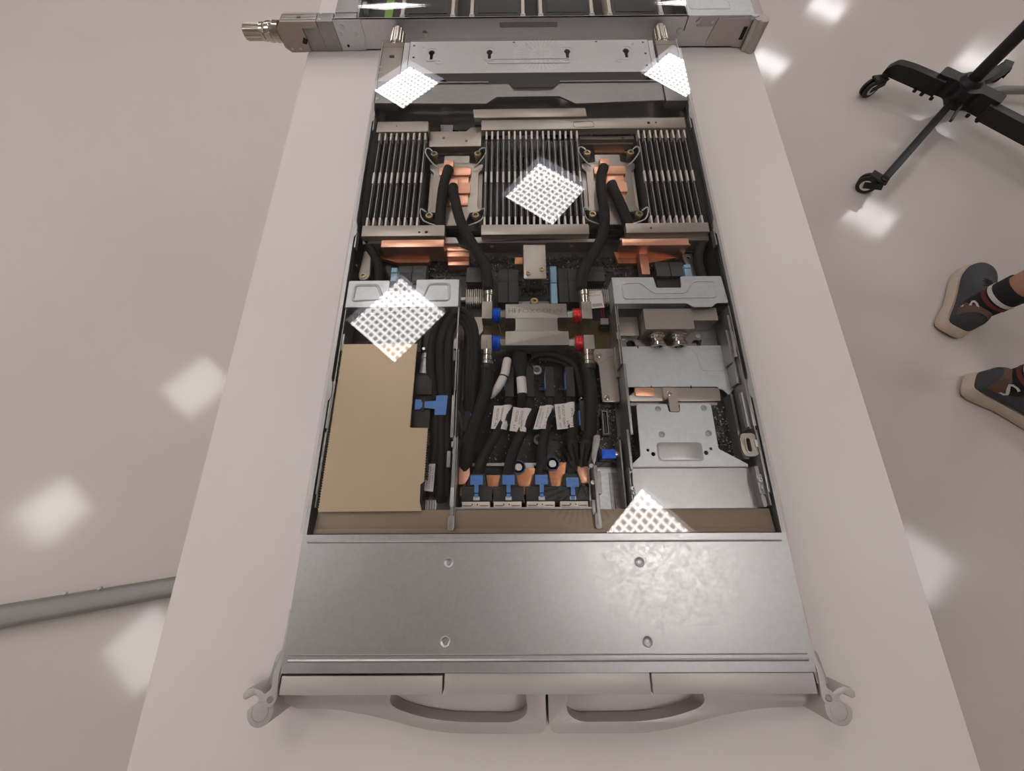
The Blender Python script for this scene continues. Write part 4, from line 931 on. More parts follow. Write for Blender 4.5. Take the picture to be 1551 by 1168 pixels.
MB().box(43, 53, 100, 133, 6, 25).part('plug', M['black'], t, bev=.5); MB().tube([(43.5, 135, 20), (46, 137, 21), (49, 137, 20)], 1.4, 8).part('clip', M['chrome'], t)
MB().box(41.6, 42.9, 106, 122, 14, 25).part('blue_release', M['blue'], t); MB().box(36, 42, 110, 115, 8, 12).part('blue_strap', M['blue'], t)
t = thing('blue_connector', (72, 77, 5), 'blue connector with a nickel tip beside the nozzle-bay divider', 'connector')
MB().prism(rrect(63.6, 77.6, 72.4, 81.6, .8), 10, 20).part('body', M['anblue'], t, bev=.5); MB().lathe((77.4, 77, 15), (1, 0, 0), [(0, 4.2), (2.2, 4.2), (2.4, 3.4), (4.6, 3.4), (5.4, 2)], 18).part('tip', M['chrome'], t)
MB().box(62, 79, 71, 83, 6, 10.5).part('base', M['black'], t)

# ------------------------------------------------------------------ chrome twin-nozzle bay
t = thing('nozzle_block', (150, 215, 6), 'champagne metal block with two polished nozzles in the bay behind the grey sheet shelf', 'nozzle block')
MB().prism(rrect(118.5, 172.5, 210.5, 236, 1.5), 14, 38).part('block', M['champ'], t, bev=.6)
MB().prism(rrect(173, 201, 222, 238, 1.2), 12, 36).part('side_block', M['champ'], t, bev=.6)
for x in (135, 158.5):
    b = MB(); b.lathe((x, 210.8, 26), (0, -1, -.12), [(0, 9), (2, 9.4), (3, 8), (4.5, 8), (5, 7.2), (10, 7.2), (11, 8.2), (14.5, 8.6), (15.2, 7.6), (15.2, 5), (9, 4.6), (9, .01)], 26)
    b.lathe((x, 207.5, 26), (0, -1, -.12), [(0, 8.2), (3, 8.2)], 6); b.part('nozzle', M['chrome'], t, ang=24)
t = thing('bay_floor', (150, 210, 2.2), 'dark grey metal floor plate with two round holes under the polished twin nozzles', 'plate')
b = MB(); b.plate([(91, 198), (209, 198), (210, 232), (180, 236), (91, 236)], [circ(109, 206, 5.2, 22), circ(185, 206, 5.2, 22)], 8, 10); b.part('plate', M['zincdark'], t)
MB().box(92, 208, 200, 234, 2.4, 3.4).part('underside', M['black'], t)
for x, y in ((101, 214), (188, 216)): screw('screw', x, y, 10, t, 2.8, 1, 'steel')
for x0 in (113, 172): MB().box(x0, x0 + 10, 198.5, 204, 10, 16).part('clip', M['zincdark'], t, bev=.4)
MB().tube([(170, 206, 12), (178, 200, 14), (186, 203, 13), (190, 210, 11)], 1.2, 6).part('wire', M['rubber'], t)
b = MB(); b.box(93, 117, 212, 236, 8, 20); b.solo('inner_duct', M['champ'], 'dull champagne box beside the nozzle block against the divider', 'box', bev=.5)

t = thing('sheet_shelf', (150, 170, 12), 'pale grey sheet-metal shelf stepping down in front of the polished twin nozzles', 'shelf')
sh = [(96, 198), (210, 199), (210, 169), (220 - 8, 172), (212, 147), (205, 139.5), (200, 146), (190, 148.5), (110, 148.5), (98, 139), (94, 138), (94, 190)]
MB().plate(rpoly(sh, 1.5, 3), [], 18.6, 20).part('sheet', M['steel'], t)
b = MB(); b.plate(rpoly([(177, 192), (209, 198), (209, 168), (181, 168)], 3), [rpoly([(178.2, 191.5), (207.8, 197), (207.8, 169.2), (182, 169.2)], 2.6)], 20, 20.5); b.part('pressed_outline', M['steel'], t)
b = MB(); b.plate(circ(179.5, 193.5, 5, 24), [circ(179.5, 193.5, 4, 24)], 20, 20.4); b.part('dimple', M['steel'], t)
b = MB(); b.prism(rpoly([(206.5, 210), (210.5, 210), (210.5, 176), (206.5, 171)], .8), 20, 36); b.box(208.5, 211.4, 148, 178, 18, 34); b.box(209, 211.4, 176, 226, 30, 40); b.part('side_flange', M['zincdark'], t, bev=.3)
for x in (123, 166):
    MB().box(x - .6, x + .6, 147.4, 151, 19.9, 20.15).part('slit', M['hole'], t); MB().box(x - 10, x - 8.8, 196, 199.6, 19.9, 20.15).part('slit', M['hole'], t)

t = thing('support_bar', (150, 140, 8.2), 'champagne cross bar with a screwed tongue between the grey shelf and the riveted plate', 'bar')
MB().prism(rrect(97, 196, 133.5, 150, 3), 12, 20).part('bar', M['champ'], t, bev=.6)
MB().prism(rrect(100, 194, 130.5, 134, 1), 9, 14).part('lower_bar', M['champ'], t, bev=.5)
MB().prism(rrect(134, 148.5, 134, 148.4, 1), 20, 22).part('boss', M['champ'], t, bev=.4); MB().prism(rrect(136, 145.5, 119, 135, 1.5), 27.8, 29.6).part('tongue', M['champ'], t, bev=.4); MB().box(136, 145.5, 134, 136, 20, 29).part('tongue_riser', M['champ'], t)
screw('screw', 140.5, 141, 22, t, 2.8, 1, 'chrome')
MB().prism(rrect(104, 125, 139, 148.3, 2), 20, 21.6).part('copper_pad', M['copper'], t, bev=.3)

t = thing('riveted_plate', (142, 95, 22), 'grey steel plate with four star screws and a raised oblong panel beside the loop latch', 'plate')
pp = [(102, 127.5), (134, 127.5), (135, 118.6), (146.6, 118.6), (147.6, 128), (180, 128), (179.6, 80), (206, 64.5), (206, 62.5), (91, 62.5), (91, 65), (100.5, 73)]
MB().plate(rpoly(pp, [4, 2, 2.5, 2.5, 2, 4, 2, 1, 1, 1, 1, 1], 4), [circ(108.5, 79, 1.6, 14), circ(113.5, 75, 2.2, 16), circ(166.6, 76, 2.3, 16), circ(172, 80, 1.6, 14)], 26.6, 28).part('sheet', M['steel'], t)
b = MB(); b.plate(rrect(119, 162, 69, 85.5, 3.5), [], 28, 28.9); b.part('raised_panel', M['zinc'], t, bev=.5)
b = MB(); b.plate(rrect(117.6, 163.4, 67.6, 86.9, 4.4), [rrect(119, 162, 69, 85.5, 3.5)], 28, 28.25); b.part('panel_edge', M['zincdark'], t)
for x, y in ((124, 122), (172, 123), (124.5, 95), (172.5, 96)):
    b = MB(); hexhead(b, x, y, 28, 3.2, .6, 18)
    for k in range(6):
        a = math.pi * k / 3; b.obox((x + 1.1 * math.cos(a), y + 1.1 * math.sin(a), 28.55), (1.5 * math.cos(a), 1.5 * math.sin(a), 0), .6, .2)
    b.part('star_screw', M['zincdark'], t)
b = MB(); b.box(91, 206, 61.4, 62.6, 24, 28); b.part('front_step', M['zincdark'], t)
t = thing('front_bay_plate', (150, 42, 20), 'smooth grey steel plate between the riveted plate and the brown strip', 'plate')
MB().plate([(91, 61), (207, 61), (210, 22.6), (90, 22.6)], [], 24.6, 26).part('sheet', M['zinc'], t)
b = MB(); b.prism(rpoly([(207.4, 61), (211.2, 61), (211.2, 23), (208.6, 23)], .5), 20, 36); b.part('side_flange', M['zincdark'], t, bev=.3)

t = thing('loop_latch', (205, 82, 20), 'champagne loop-shaped latch handle on the bay wall beside the riveted plate', 'latch')
b = MB(); b.plate(rpoly([(199, 93), (211, 93), (214, 88), (214, 74), (209, 70), (198.6, 70), (196.6, 76), (196.6, 88)], 3), [rrect(201.6, 205.8, 74.5, 88, 2)], 36, 40); b.part('loop', M['champ'], t, bev=.7)
b = MB(); b.plate(rrect(200.4, 207, 73.2, 89.4, 3), [rrect(201.8, 205.6, 74.6, 87.8, 2)], 40, 41); b.part('loop_rim', M['champ'], t, bev=.3)
MB().box(209.6, 213.4, 79, 86, 40, 41.4).part('catch', M['steel'], t, bev=.4); MB().box(208, 212, 72, 91, 22, 36).part('mount', M['zincdark'], t)
t = thing('latch_lever', (209, 44, 22), 'small grey lever plate with a screw and a hole beside the smooth bay plate', 'lever')
b = MB(); b.plate(rpoly([(206.4, 54), (212.6, 53), (212.6, 34), (206.6, 35)], 1.6), [circ(208.6, 38, 1.6, 12)], 36, 37.6); b.part('plate', M['zincdark'], t, bev=.3)
MB().prism(rpoly([(207, 33), (211.6, 33), (211.6, 24), (207.6, 24)], .8), 36, 37.2).part('tail', M['zincdark'], t)
screw('screw', 208.6, 47.6, 37.6, t, 2.4, 2.4, 'steel')
t = thing('bay_side_rail', (205, 115, 8.2), 'grey channel rail along the bay wall beside the dark board strip', 'rail')
b = MB(); b.box(204.4, 206, 72, 140, 8.2, 24); b.box(207, 208.2, 72, 140, 8.2, 22); b.box(204, 210, 70, 73, 8.2, 26); b.part('channel', M['zincdark'], t)
MB().box(209.4, 211.4, 98, 138, 24, 38).part('upper_plate', M['zincdark'], t)
for y in (128, 112): MB().cyl((209.4, y, 32), (-1, 0, 0), 1.4, 2.2, 12).part('rivet', M['zinc'], t)
MB().prism([(207.4, 100), (208.8, 100), (208.8, 136), (207.4, 136)], 34, 39).part('lip', M['steel'], t)

# brown strip in front of the bays
t = thing('brown_strip', (2, 11, 20), 'brown anodised metal strip running across the tray behind the plain front lid', 'strip')
MB().prism([(-211.6, 21.6), (213, 21.6), (214.6, .4), (-213.4, .4)], 33, 36).part('strip', M['brown'], t, bev=.3)
MB().box(-213, 214, .6, 4.6, 36, 36.5).part('lip', M['brown'], t, bev=.2)
MB().box(-212, 213, 17, 21, 20, 33).part('front_wall', M['brown'], t)

# ------------------------------------------------------------------ clear cover on the tray
def sheet(x0, x1, y0, y1, th, zf, nx, ny):
    b = MB(); N = (nx + 1) * (ny + 1); w = nx + 1; vs = []
    for h in (0, -th):
        for j in range(ny + 1):
            for i in range(nx + 1):
                x = x0 + (x1 - x0) * i / nx; y = y0 + (y1 - y0) * j / ny; vs.append((x, y, zf(x, y) + h))
    fs = []
    for j in range(ny):
        for i in range(nx):
            a = j * w + i; fs += [(a, a + 1, a + w + 1, a + w), (N + a, N + a + w, N + a + w + 1, N + a + 1)]
    for j in range(ny): fs += [(j * w, (j + 1) * w, N + (j + 1) * w, N + j * w), (j * w + nx, N + j * w + nx, N + (j + 1) * w + nx, (j + 1) * w + nx)]
    for i in range(nx): a = ny * w + i; fs += [(i, N + i, N + i + 1, i + 1), (a, a + 1, N + a + 1, N + a)]
    return b.add(vs, fs)
def warp(x, y):             # the thin sheet is slightly out of flat
    X, Y = x / 200, (y - 345) / 345
    return 48.8 + 1.265 * X * Y + .11 * Y * Y - .397 * X * X + .294 * X * Y * Y - .153 * X * X * Y - .619 * Y ** 3
b = sheet(-218.6, 218.6, .6, 691, 2.7, warp, 24, 40)
b.solo('acrylic_cover', M['acrylic'], 'clear acrylic cover sheet over the main tray, mirroring ceiling lights', 'cover')

# ------------------------------------------------------------------ ejector levers at the front
kk = .954
def cv(p): return (-26.3 + (p[0] + 26.3) * kk, -3.6 + (p[1] + 3.6) * kk)
for s_, lab in ((-1, 'grey ejector lever with oblong grip slot under the front bezel on the tan card side'), (1, 'grey ejector lever with oblong grip slot under the front bezel on the chrome nozzle side')):
    t = thing('ejector_lever', (s_ * 110, -130, 0), lab, 'lever', 'ejector levers')
    out = [(-1.2, -124), (-1.2, -151), (-6, -154.6), (-74, -154.6), (-104, -151.5), (-140, -143), (-180, -137.2), (-212, -137), (-222, -132), (-222, -124)]
    slot = [(-18.5, -124.6), (-15.5, -141), (-27, -146.8), (-78, -146.6), (-106, -143), (-126, -137.5), (-133, -133), (-131, -125.4), (-126, -124.6)]
    b = MB(); b.plate([(p[0] * -s_ * 1.0 if False else (p[0] if s_ < 0 else -p[0]), p[1]) for p in rpoly(out, [0, 3, 4, 30, 30, 30, 20, 8, 2, 0], 5)],
                      [[((p[0] if s_ < 0 else -p[0]), p[1]) for p in rpoly(slot, [0, 8, 8, 20, 20, 8, 5, 3, 0], 5)]], 3, 24)
    b.part('handle', M['bezel'], t, bev=.9)
    arc = [(232 + 10.6 * math.cos(a), -134 + 10.6 * math.sin(a)) for a in [math.radians(20 - 200 * k / 16) for k in range(17)]]
    hk = [(222, -126), (228, -123), (235, -119.2), (241, -117.6), (246, -118.6), (248.6, -121.6), (248, -125), (245.4, -126), (242, -124), (239, -122.8), (236, -123.8), (234.8, -126), (236.6, -128.4), (240, -130)] + arc[1:]
    b = MB(); b.prism([(s_ * x, y) for x, y in hk], 1, 40.6); hook = b.part('hook', M['bezel'], t, bev=.7)
    b = MB(); b.plate([(s_ * x, y) for x, y in circ(232, -134, 6.8, 32)], [[(s_ * x, y) for x, y in circ(232, -134, 6.5, 32)]], 40.55, 40.75); b.part('round_inset', M['zincdark'], hook)

# ------------------------------------------------------------------ second tray behind, turned sideways
t = thing('server_tray', (10, 960, 0), 'second open server tray lying crosswise at the far end of the table', 'server tray')
b = MB(); b.box(-300, 346, 745, 1183, .4, 2); b.part('floor_pan', M['zincdark'], t)
b = MB(); b.plate([(-302, .4), (346, .4), (346, 44), (-302, 44)], [rrect(-45, 45, 30, 37.6, 1)], 0, 1.6); b.v = [Vector((v.x, 745 + v.z, v.y)) for v in b.v]; b.box(-302, 244, 745, 747.6, 43, 44)
sw = b.part('side_wall', M['deck'], t)
MB().box(-45, 45, 745.4, 746, 30, 37.6).part('recess', M['zincdark'], sw)
MB().box(-302, 346, 1181.6, 1183, .4, 44).part('side_wall', M['zinc'], t)
for x in (-163, 237): 
    b = MB(); b.lathe((x, 745, 24), (0, -1, 0), [(0, 4.4), (1, 4), (1.6, 2)], 18); b.part('round_stud', M['chrome'], t)
b = MB(); b.prism(rpoly([(-302.5, 1), (-264, 1), (-259, 22), (-259, 43.4), (-302.5, 43.4)], [2, 2, 1, 1, 1]), 743.4, 745, 'y'); bp_ = b.part('corner_plate', M['steel'], t, bev=.3)
for x, z_ in ((-290, 34), (-296, 24), (-272, 24)):
    b = MB(); b.lathe((x, 743.4, z_), (0, -1, 0), [(0, 3.2), (.6, 3.2), (.8, 1.6), (.3, 1.4), (.3, .01)], 18); b.part('screw', M['steel'], bp_)
MB().cyl((-290, 743.5, 8), (0, -1, 0), .3, 2.2, 14).part('hole', M['hole'], bp_)
b = MB(); b.box(-300, -264, 762, 1180, 20, 43.6); b.box(-300, -266, 747, 762, 20, 42.8); b.part('end_deck', M['zincdark'], t, bev=.5)
MB().box(-264, -262, 746, 1181, 4, 44).part('end_wall', M['zinc'], t)
b = MB(); b.box(243, 346, 746.8, 1181, 42.8, 44); b.plate(rrect(249, 312, 760, 1168, 6), [rrect(250, 311, 761, 1167, 5)], 44, 44.4); b.part('lid', M['steel'], t)
MB().box(346.6, 362, 748, 1180, 4, 42).part('front_bezel', M['bezel'], t, bev=.8)
b = MB(); b.prism(rpoly([(288, 3), (330, 3), (330, -0 + 1), (345, 1), (345, 41), (292, 41), (286, 10)], 1), 742.6, 745, 'y'); b.box(262, 290, 743.6, 745, 30, 42)
pl_ = b.part('ear_plate', M['bezel'], t, bev=.3)
MB().box(336, 342, 742.3, 742.8, 12, 30).part('slot', M['hole'], pl_)
for x, z_ in ((300, 20), (300, 10), (314, 22), (314, 12)):
    b = MB(); b.lathe((x, 742.6, z_), (0, -1, 0), [(0, 2), (.5, 1.8), (.5, .01)], 14); b.part('rivet', M['bezel'], pl_)
for x in (262, 284): MB().lathe((x, 745, 36), (0, -1, 0), [(0, 2.6), (2.2, 2.4), (2.4, 1.2), (2, .01)], 16).part('screw', M['steel'], pl_)
MB().box(244.4, 245.2, 743.8, 745.2, 24, 44).part('lid_gap', M['hole'], pl_)
t2_ = thing('ejector_lever', (356, 736, 0), 'upright rounded grey ejector lever at the lid corner of the crosswise tray', 'lever')
b = MB(); b.prism(rpoly([(348, 748), (344, 736), (348, 731), (352, 732), (353, 728), (359, 727), (366, 732), (366, 742), (360, 748)], 2.5, 4), .6, 44); b.part('hook', M['bezel'], t2_, bev=1.2)
b = MB(); b.prism(rpoly([(354.4, 729.6), (358.4, 728.4), (359, 726.6), (353.6, 727.4)], .6), 1.5, 34); b.part('rib', M['bezel'], t2_, bev=.4)
MB().prism(rpoly([(340, 741), (346, 739), (352, 742), (350, 746), (340, 744)], 1.4), 40, 45).part('tongue', M['steel'], t2_, bev=.5)

cbk = thing('coupling_block', (-340, 750, 1), 'grey coupling block with ribbed nozzle pointing off the table from the crosswise tray', 'coupling block')
b = MB(); b.box(-327, -302, 742, 763, 1, 42.6); b.part('rear_block', M['zincdark'], cbk, bev=.6)
b = MB(); b.prism(rpoly([(-383, 43), (-327.4, 43), (-327.4, 34), (-352, 34), (-352, 2), (-362, .4), (-384, .4), (-392, 8), (-392, 34)][::-1], 1), 741, 763, 'y'); b.part('block', M['champ'], cbk, bev=.6)
b = MB()
for y in (745.6, 752, 758): b.box(-382, -328, y, y + 1, 42.8, 43.5)
b.part('ribs', M['zinc'], cbk)
MB().box(-358, -352, 750, 755, 43, 43.3).part('window_recess', M['hole'], cbk)
MB().box(-352, -327.4, 743, 763, 1, 34).part('lower_block', M['zincdark'], cbk, bev=.5)
b = MB(); b.prism(rpoly([(-361, 14), (-355, 12), (-350, 18), (-356, 22)], 1), 740.4, 741.2, 'y'); b.part('side_window', M['hole'], cbk)
for x in (-381, -368): MB().lathe((x, 741, 6), (0, -1, 0), [(0, 2), (.6, 2), (.7, 1), (.4, .01)], 14).part('screw', M['steel'], cbk)
for x, y in ((-331, 747), (-331, 760), (-322, 747), (-322, 760)): screw('screw', x, y, 43, cbk, 1.8, .4, 'steel')
b = MB(); b.lathe((-392, 752, 24), (-1, 0, 0), [(0, 14), (8, 14.5), (9, 12.6), (13, 12.6), (14, 14), (20, 13.5), (21, 11), (24, 11), (25, 12.6), (30, 12), (31, 10.4), (56, 10.4), (57, 9.4), (57, 7), (40, 7), (40, .01)], 30)
for k in range(12):
    a = 2 * math.pi * k / 12; b.obox((-422, 752 + 10.4 * math.cos(a), 24 + 10.4 * math.sin(a)), (-26, 0, 0), 1.4, 1.4)
b.part('nozzle', M['chrome'], cbk)

# inside of the crosswise tray
b = MB(); b.box(-261, 242, 748, 1180, 2.4, 12); b.solo('circuit_board', M['pcb'], 'dark board lying inside the crosswise tray at the far end of the table', 'circuit board')
GM = 'dark module boxes in the crosswise tray'
mx = [(-194, -122), (-85, -12), (23, 96), (131, 204)]
GL = ['next to the green strip', 'second from the green strip', 'third from the green strip', 'farthest from the green strip']
for i, (x0, x1) in enumerate(mx):
    b = MB(); b.box(x0, x1, 764, 1160, 12.2, 36); b.box(x0 + 6, x1 - 6, 770, 1150, 36, 37); b.solo('module_box', M['spread'], 'dark flat module box in the crosswise tray, ' + GL[i], 'module', GM, bev=.8)
SP = ['first', 'second', 'third', 'fourth', 'fifth', 'sixth', 'seventh', 'eighth']
first = None
for i, x in enumerate((-197.5, -118.5, -88.5, -8.5, 19.5, 99.5, 127.5, 207.5)):
    lab = 'pale metal strap along a module box of the crosswise tray, %s from the green strip' % SP[i]
    if first is None:
        first = thing('module_strap', (x, 780, 12.2), lab, 'strap', 'metal straps of the crosswise tray')
        MB().box(x - 2.6, x + 2.6, 764, 1160, 12.2, 38).part('strap', M['clip'], first, bev=.4)
        b = MB(); b.box(x - 4.6, x + 4.6, 752, 760, 12.2, 34); b.box(x - 4, x + 4, 758, 768, 12.2, 37); b.part('foot', M['clip'], first, bev=.5)
    else: dup(first, (x, 780, 12.2), lab)
MB().box(-230, -217, 776, 1100, 24, 28).solo('green_strip', M['green'], 'bright green strip inside the crosswise tray near its coupling end', 'strip', bev=.4)
MB().box(-258, -204, 764, 1150, 12.2, 24).solo('dark_tray', M['black'], 'dark box under the bright green strip', 'box', bev=.5)
b = MB(); b.box(-261, -254, 776, 792, 30, 42); b.solo('clear_clip', M['steel'], 'small pale clip at the cover edge near the green strip', 'clip', bev=.8)
b = MB(); b.box(214, 240, 752, 1160, 12.2, 22); b.box(218, 226, 760, 772, 22, 30); b.solo('dark_tray', M['black'], 'dark box between the last strap and the lid of the crosswise tray', 'box', bev=.5)
sheet(-263.4, 242.4, 746, 1180.6, 2.4, lambda x, y: 49.4 - max(0, 788 - y) ** 2 / 640, 8, 90).solo('acrylic_cover', M['acrylic'], 'clear acrylic cover sheet on the crosswise tray at the far end', 'cover')

# ------------------------------------------------------------------ person standing beside the table (only feet and lower legs reach into view)
pr = thing('person', (1362, 517, FL), 'person standing beside the table in charcoal sneakers, black striped socks and bare lower legs', 'person')
def shoe(heel, ang):
    ca, sa = math.cos(ang), math.sin(ang); W = lambda x, y, z_: Vector((heel[0] + x * ca - y * sa, heel[1] + x * sa + y * ca, FL + z_))
    prof = [(0, 16), (3, 28), (12, 38), (30, 43), (60, 43), (105, 40), (150, 46), (190, 53), (222, 54), (250, 48), (272, 36), (286, 20), (291, 6)]
    def outline(f, dx=0): return [(x + (dx if x > 145 else -dx), w * f) for x, w in prof] + [(x + (dx if x > 145 else -dx), -w * f) for x, w in prof[::-1]]
    lv = [(.94, 3, 0), (1.03, 12, 3), (1.0, 26, 1), (.93, 40, -3)]; b = MB(); vs = []; n = len(prof) * 2
    for f, z_, dx in lv:
        for x, y in outline(f, dx):
            lift = max(0, (x - 215) / 75) ** 2 * 14 + (max(0, (26 - x) / 26) ** 2 * 9 if z_ < 20 else 0)
            vs.append(W(x, y, z_ + lift + (6 if z_ > 30 and x < 90 else 0)))
    fs = [(r * n + k, r * n + (k + 1) % n, (r + 1) * n + (k + 1) % n, (r + 1) * n + k) for r in range(3) for k in range(n)] + [tuple(range(n))[::-1], tuple(range(3 * n, 4 * n))]
    b.add(vs, fs)
    st = [(4, 20, 34, 34), (8, 30, 60, 36), (16, 35, 74, 38), (30, 38, 78, 40), (55, 39, 70, 42), (80, 40, 68, 42), (100, 41, 74, 40), (120, 42, 76, 38), (150, 44, 60, 38), (185, 48, 44, 37), (215, 49, 34, 38), (245, 44, 26, 42), (266, 34, 20, 46), (282, 16, 10, 50)]
    u = MB(); m = 17; vs = []
    for x, w, h, z0 in st:
        for k in range(m):
            a = math.pi * k / (m - 1); c_, s_ = math.cos(a), math.sin(a)
            vs.append(W(x, w * math.copysign(abs(c_) ** .7, c_), z0 + h * s_ ** .8))
    fs = [(r * m + k, r * m + k + 1, (r + 1) * m + k + 1, (r + 1) * m + k) for r in range(len(st) - 1) for k in range(m - 1)]
    fs += [tuple(range(m)), tuple(range((len(st) - 1) * m, len(st) * m))[::-1]] + [(r * m, (r + 1) * m, (r + 1) * m + m - 1, r * m + m - 1) for r in range(len(st) - 1)]
    u.add(vs, fs); sh_ = u.part('shoe', M['shoe'], pr, ang=75)
    md = sh_.modifiers.new('sub', 'SUBSURF'); md.levels = md.render_levels = 1
    so = b.part('sole', M['sole'], sh_, ang=50); b2 = MB(); b2.prism([tuple(W(x, y, 0)[:2]) for x, y in outline(.9, -2) if x > 8], FL + .6, FL + 8); b2.part('outsole', M['outsole'], sh_)
    h = MB(); vs = []; mm = 13
    for x, w, hh, z0, lo, hi in ((14, 34.2, 70, 41, .12, .88), (20, 36.6, 76, 40, .1, .9), (26, 38, 77.6, 40, .1, .9), (42, 40.2, 76, 42, .1, .9), (62, 41, 70, 44, .2, .8), (76, 41.5, 69, 44, .32, .68)):
        for k in range(mm):
            a = math.pi * (lo + (hi - lo) * k / (mm - 1)); c_, s_ = math.cos(a), math.sin(a); vs.append(W(x, w * math.copysign(abs(c_) ** .7, c_), z0 + hh * s_ ** .8 + .8))
    h.add(vs, [(r * mm + k, r * mm + k + 1, (r + 1) * mm + k + 1, (r + 1) * mm + k) for r in range(5) for k in range(mm - 1)])
    h.part('heel_patch', M['suede'], sh_, ang=70)
    l = MB()
    for k in range(5):
        x = 128 + k * 17; z_ = 112 - k * 9.5
        l.tube([W(x, -24, z_ - 12), W(x + 3, -10, z_ - 1), W(x + 3, 10, z_ - 1), W(x, 24, z_ - 12)], 2.6, 8)
    l.part('laces', M['outsole'], sh_); return W
ankles = {}
for nm, heel, deg in (('A', (1326, 588), 53), ('B', (1309, 425), -32)):
    a = math.radians(deg); W = shoe(heel, a); ax = W(62, 0, 0)
    top = Vector((ax.x + 18, ax.y + 4, FL + 186)); base = Vector((ax.x, ax.y, FL + 70)); ankles[nm] = (base, top, a)
    L = lambda t, base=base, top=top: base + (top - base) * t
    b = MB(); b.tube([L(-.15), L(.2), L(.5), L(.8), L(1)], [34, 39, 40, 41, 42], 24, smooth=False); sk = b.part('sock', M['sock'], pr, ang=60)
    MB().tube([L(.46), L(.54)], [41.6, 41.6], 24, smooth=False).part('red_band', M['sockred'], sk, ang=60)
    MB().tube([L(.59), L(.68)], [41.9, 42.2], 24, smooth=False).part('white_band', M['sockwhite'], sk, ang=60)
    b = MB(); ph = math.pi + .1 if nm == 'A' else math.pi + .5
    text_on(b, 'S', lambda u, v: L(v) + Vector((44.4 * math.cos(ph + u), 44.4 * math.sin(ph + u), 0)), -.3, .35, .06, .42); b.part('lettering', M['sockwhite'], sk)
# body as one skinned surface
nodes = []; edges = []
def nd(p, r, par=None):
    nodes.append((Vector(p), r)); i = len(nodes) - 1
    if par is not None: edges.append((par, i))
    return i
bx, by = 1412, 517
pel = nd((bx, by, FL + 960), 120); wst = nd((bx + 4, by, FL + 1100), 118, pel); che = nd((bx + 6, by, FL + 1310), 135, wst); nb = nd((bx + 8, by, FL + 1465), 62, che)
nk = nd((bx + 18, by, FL + 1530), 54, nb); jaw = nd((bx + 34, by, FL + 1590), 66, nk); hd = nd((bx + 26, by, FL + 1665), 84, jaw); cr_ = nd((bx + 18, by, FL + 1720), 70, hd)
for s_, nm in ((1, 'A'), (-1, 'B')):
    base, top, a = ankles[nm]
    hp = nd((bx, by + s_ * 88, FL + 880), 92, pel); kn0 = nd((bx + 6, by + s_ * 104, FL + 640), 70, hp); kn = nd((top.x + 26, (by + s_ * 110 + top.y) / 2, FL + 490), 55, kn0)
    cf = nd((top.x + 10, top.y - s_ * 2, FL + 350), 54, kn); an = nd(tuple(top + Vector((-2, 0, -10))), 38, cf); f0 = nd(tuple(base), 36, an)
    nd((base.x + 70 * math.cos(a), base.y + 70 * math.sin(a), FL + 62), 26, f0)
    sh0 = nd((bx + 4, by + s_ * 165, FL + 1405), 58, che); el = nd((bx - 6, by + s_ * 225, FL + 1120), 42, sh0); wr = nd((bx + 60, by + s_ * 222, FL + 880), 29, el); pm = nd((bx + 76, by + s_ * 220, FL + 810), 34, wr)
    for k in range(4):
        u0 = nd((bx + 60 + k * 18, by + s_ * (216 - k), FL + 752), 10, pm); u1 = nd((bx + 62 + k * 18, by + s_ * 208, FL + 722 - (4, 10, 8, 0)[k]), 9, u0); nd((bx + 64 + k * 18, by + s_ * 198, FL + 700 - (4, 12, 9, 0)[k]), 8, u1)
    th = nd((bx + 118, by + s_ * 205, FL + 800), 11, pm); nd((bx + 132, by + s_ * 198, FL + 768), 9, th)
me = bpy.data.meshes.new('body'); org = ORG[pr.name]
me.from_pydata([tuple((p - Vector(org)) * S) for p, r in nodes], edges, [])
bo = bpy.data.objects.new('body', me); COL.objects.link(bo); bo.parent = pr; ORG[bo.name] = org
bo.modifiers.new('skin', 'SKIN').use_smooth_shade = True
for i, (p, r) in enumerate(nodes):
    me.skin_vertices[0].data[i].radius = (r * S, r * S); me.skin_vertices[0].data[i].use_root = i == 0
sb = bo.modifiers.new('sub', 'SUBSURF'); sb.levels = sb.render_levels = 2; me.materials.append(M['skin'])
for s_ in (1, -1):
    b = MB(); b.tube([(bx + 2, by + s_ * 80, FL + 960), (bx + 2, by + s_ * 90, FL + 880), (bx + 6, by + s_ * 100, FL + 740), (bx + 10, by + s_ * 106, FL + 600)], [124, 122, 108, 100], 24); b.part('shorts_leg', M['shorts'], pr, ang=60)
b = MB(); b.tube([(bx, by, FL + 880), (bx + 2, by, FL + 1000), (bx + 4, by, FL + 1100), (bx + 6, by, FL + 1300), (bx + 6, by, FL + 1420), (bx + 8, by, FL + 1470)], [150, 152, 148, 162, 150, 76], 28)
for s_ in (1, -1): b.tube([(bx + 4, by + s_ * 90, FL + 1390), (bx + 2, by + s_ * 180, FL + 1390), (bx - 2, by + s_ * 212, FL + 1250), (bx - 4, by + s_ * 222, FL + 1160)], [80, 74, 66, 62], 18)
b.part('shirt', M['shirt'], pr, ang=60)
b = MB(); b.lathe((bx + 10, by, FL + 1640), (-.12, 0, 1), [(0, 92), (40, 98), (80, 92), (110, 66), (122, 30), (125, .01)], 24); b.part('hair', M['hair'], pr, ang=60)
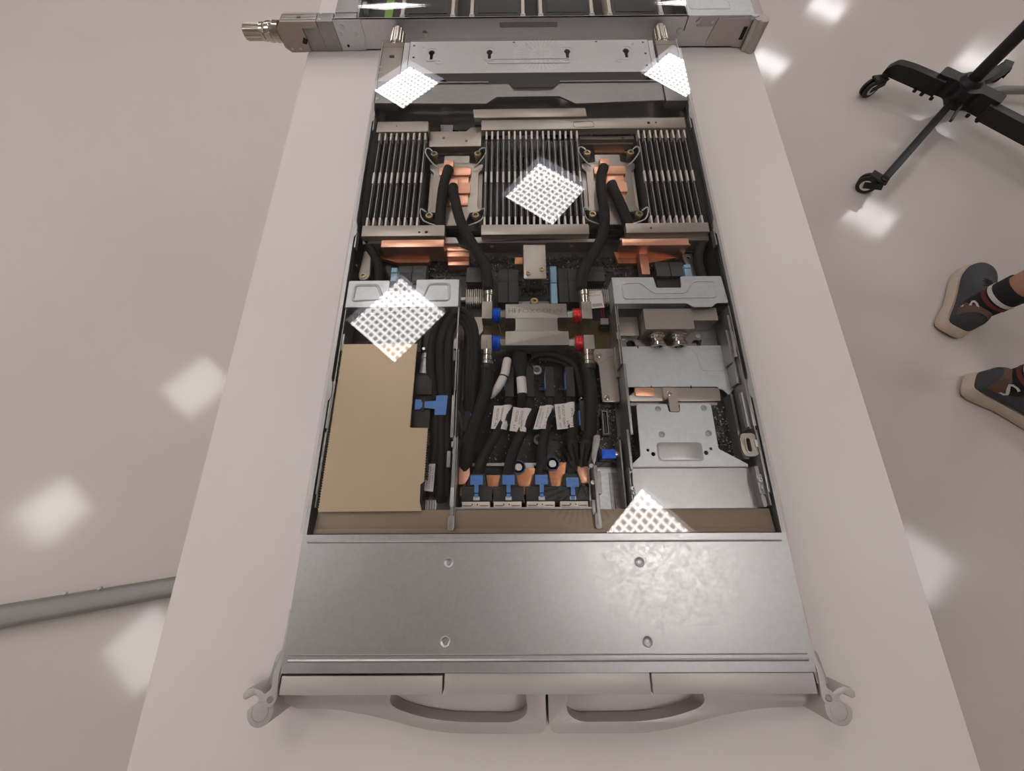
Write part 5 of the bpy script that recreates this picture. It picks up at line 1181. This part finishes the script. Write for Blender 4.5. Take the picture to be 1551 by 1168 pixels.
for s_ in (1, -1):
    MB().lathe((bx + 98, by + s_ * 30, FL + 1650), (1, 0, 0), [(0, 14), (6, 11), (9, 5), (10, .01)], 14).part('eye', M['eye'], pr)
    MB().lathe((bx + 30, by + s_ * 78, FL + 1635), (0, s_, 0), [(0, 26), (8, 30), (12, 20), (12, .01)], 14).part('ear', M['skin'], pr)
MB().tube([(bx + 100, by, FL + 1655), (bx + 116, by, FL + 1625), (bx + 100, by, FL + 1612)], [8, 14, 10], 12).part('nose', M['skin'], pr)
MB().tube([(bx + 92, by - 24, FL + 1588), (bx + 100, by, FL + 1585), (bx + 92, by + 24, FL + 1588)], [3, 6, 3], 10).part('mouth', M['sockred'], pr)

# ------------------------------------------------------------------ camera, world, colour management
pitch, yaw, roll = 1.21677861266644, 0.012410292511338248, -0.017651371734622345
f = Vector((0, math.cos(pitch), -math.sin(pitch))); u = Vector((0, math.sin(pitch), math.cos(pitch))); r = Vector((1, 0, 0))
r2 = math.cos(roll) * r + math.sin(roll) * u; u2 = -math.sin(roll) * r + math.cos(roll) * u
RZ = Matrix.Rotation(yaw, 3, 'Z'); r2, u2, f = RZ @ r2, RZ @ u2, RZ @ f
cd = bpy.data.cameras.new('camera'); co = bpy.data.objects.new('camera', cd); COL.objects.link(co)
cd.sensor_width = 36; cd.lens = 625.3844966 / 1551 * 36; cd.clip_start = 0.01; cd.clip_end = 60
mw = Matrix.Identity(4)
for i in range(3): mw[i][0], mw[i][1], mw[i][2] = r2[i], u2[i], -f[i]
mw.translation = Vector((-26.314029607813463, -3.6124501937635314, 441.72604238970996 + TZ)) * S
co.matrix_world = mw
sc = bpy.context.scene; sc.camera = co
w = bpy.data.worlds.new('world'); sc.world = w; w.use_nodes = True
w.node_tree.nodes['Background'].inputs['Color'].default_value = (0.8, 0.78, 0.76, 1); w.node_tree.nodes['Background'].inputs['Strength'].default_value = 0.2
sc.view_settings.view_transform = 'Standard'; sc.view_settings.look = 'None'; sc.view_settings.gamma = 1.0; sc.view_settings.use_curve_mapping = False
sc.view_settings.exposure = -0.06
sc.cycles.max_bounces = 10; sc.cycles.transparent_max_bounces = 16; sc.cycles.use_denoising = True; sc.cycles.denoising_prefilter = 'ACCURATE'
sc.cycles.caustics_reflective = False; sc.cycles.sample_clamp_indirect = 6.0
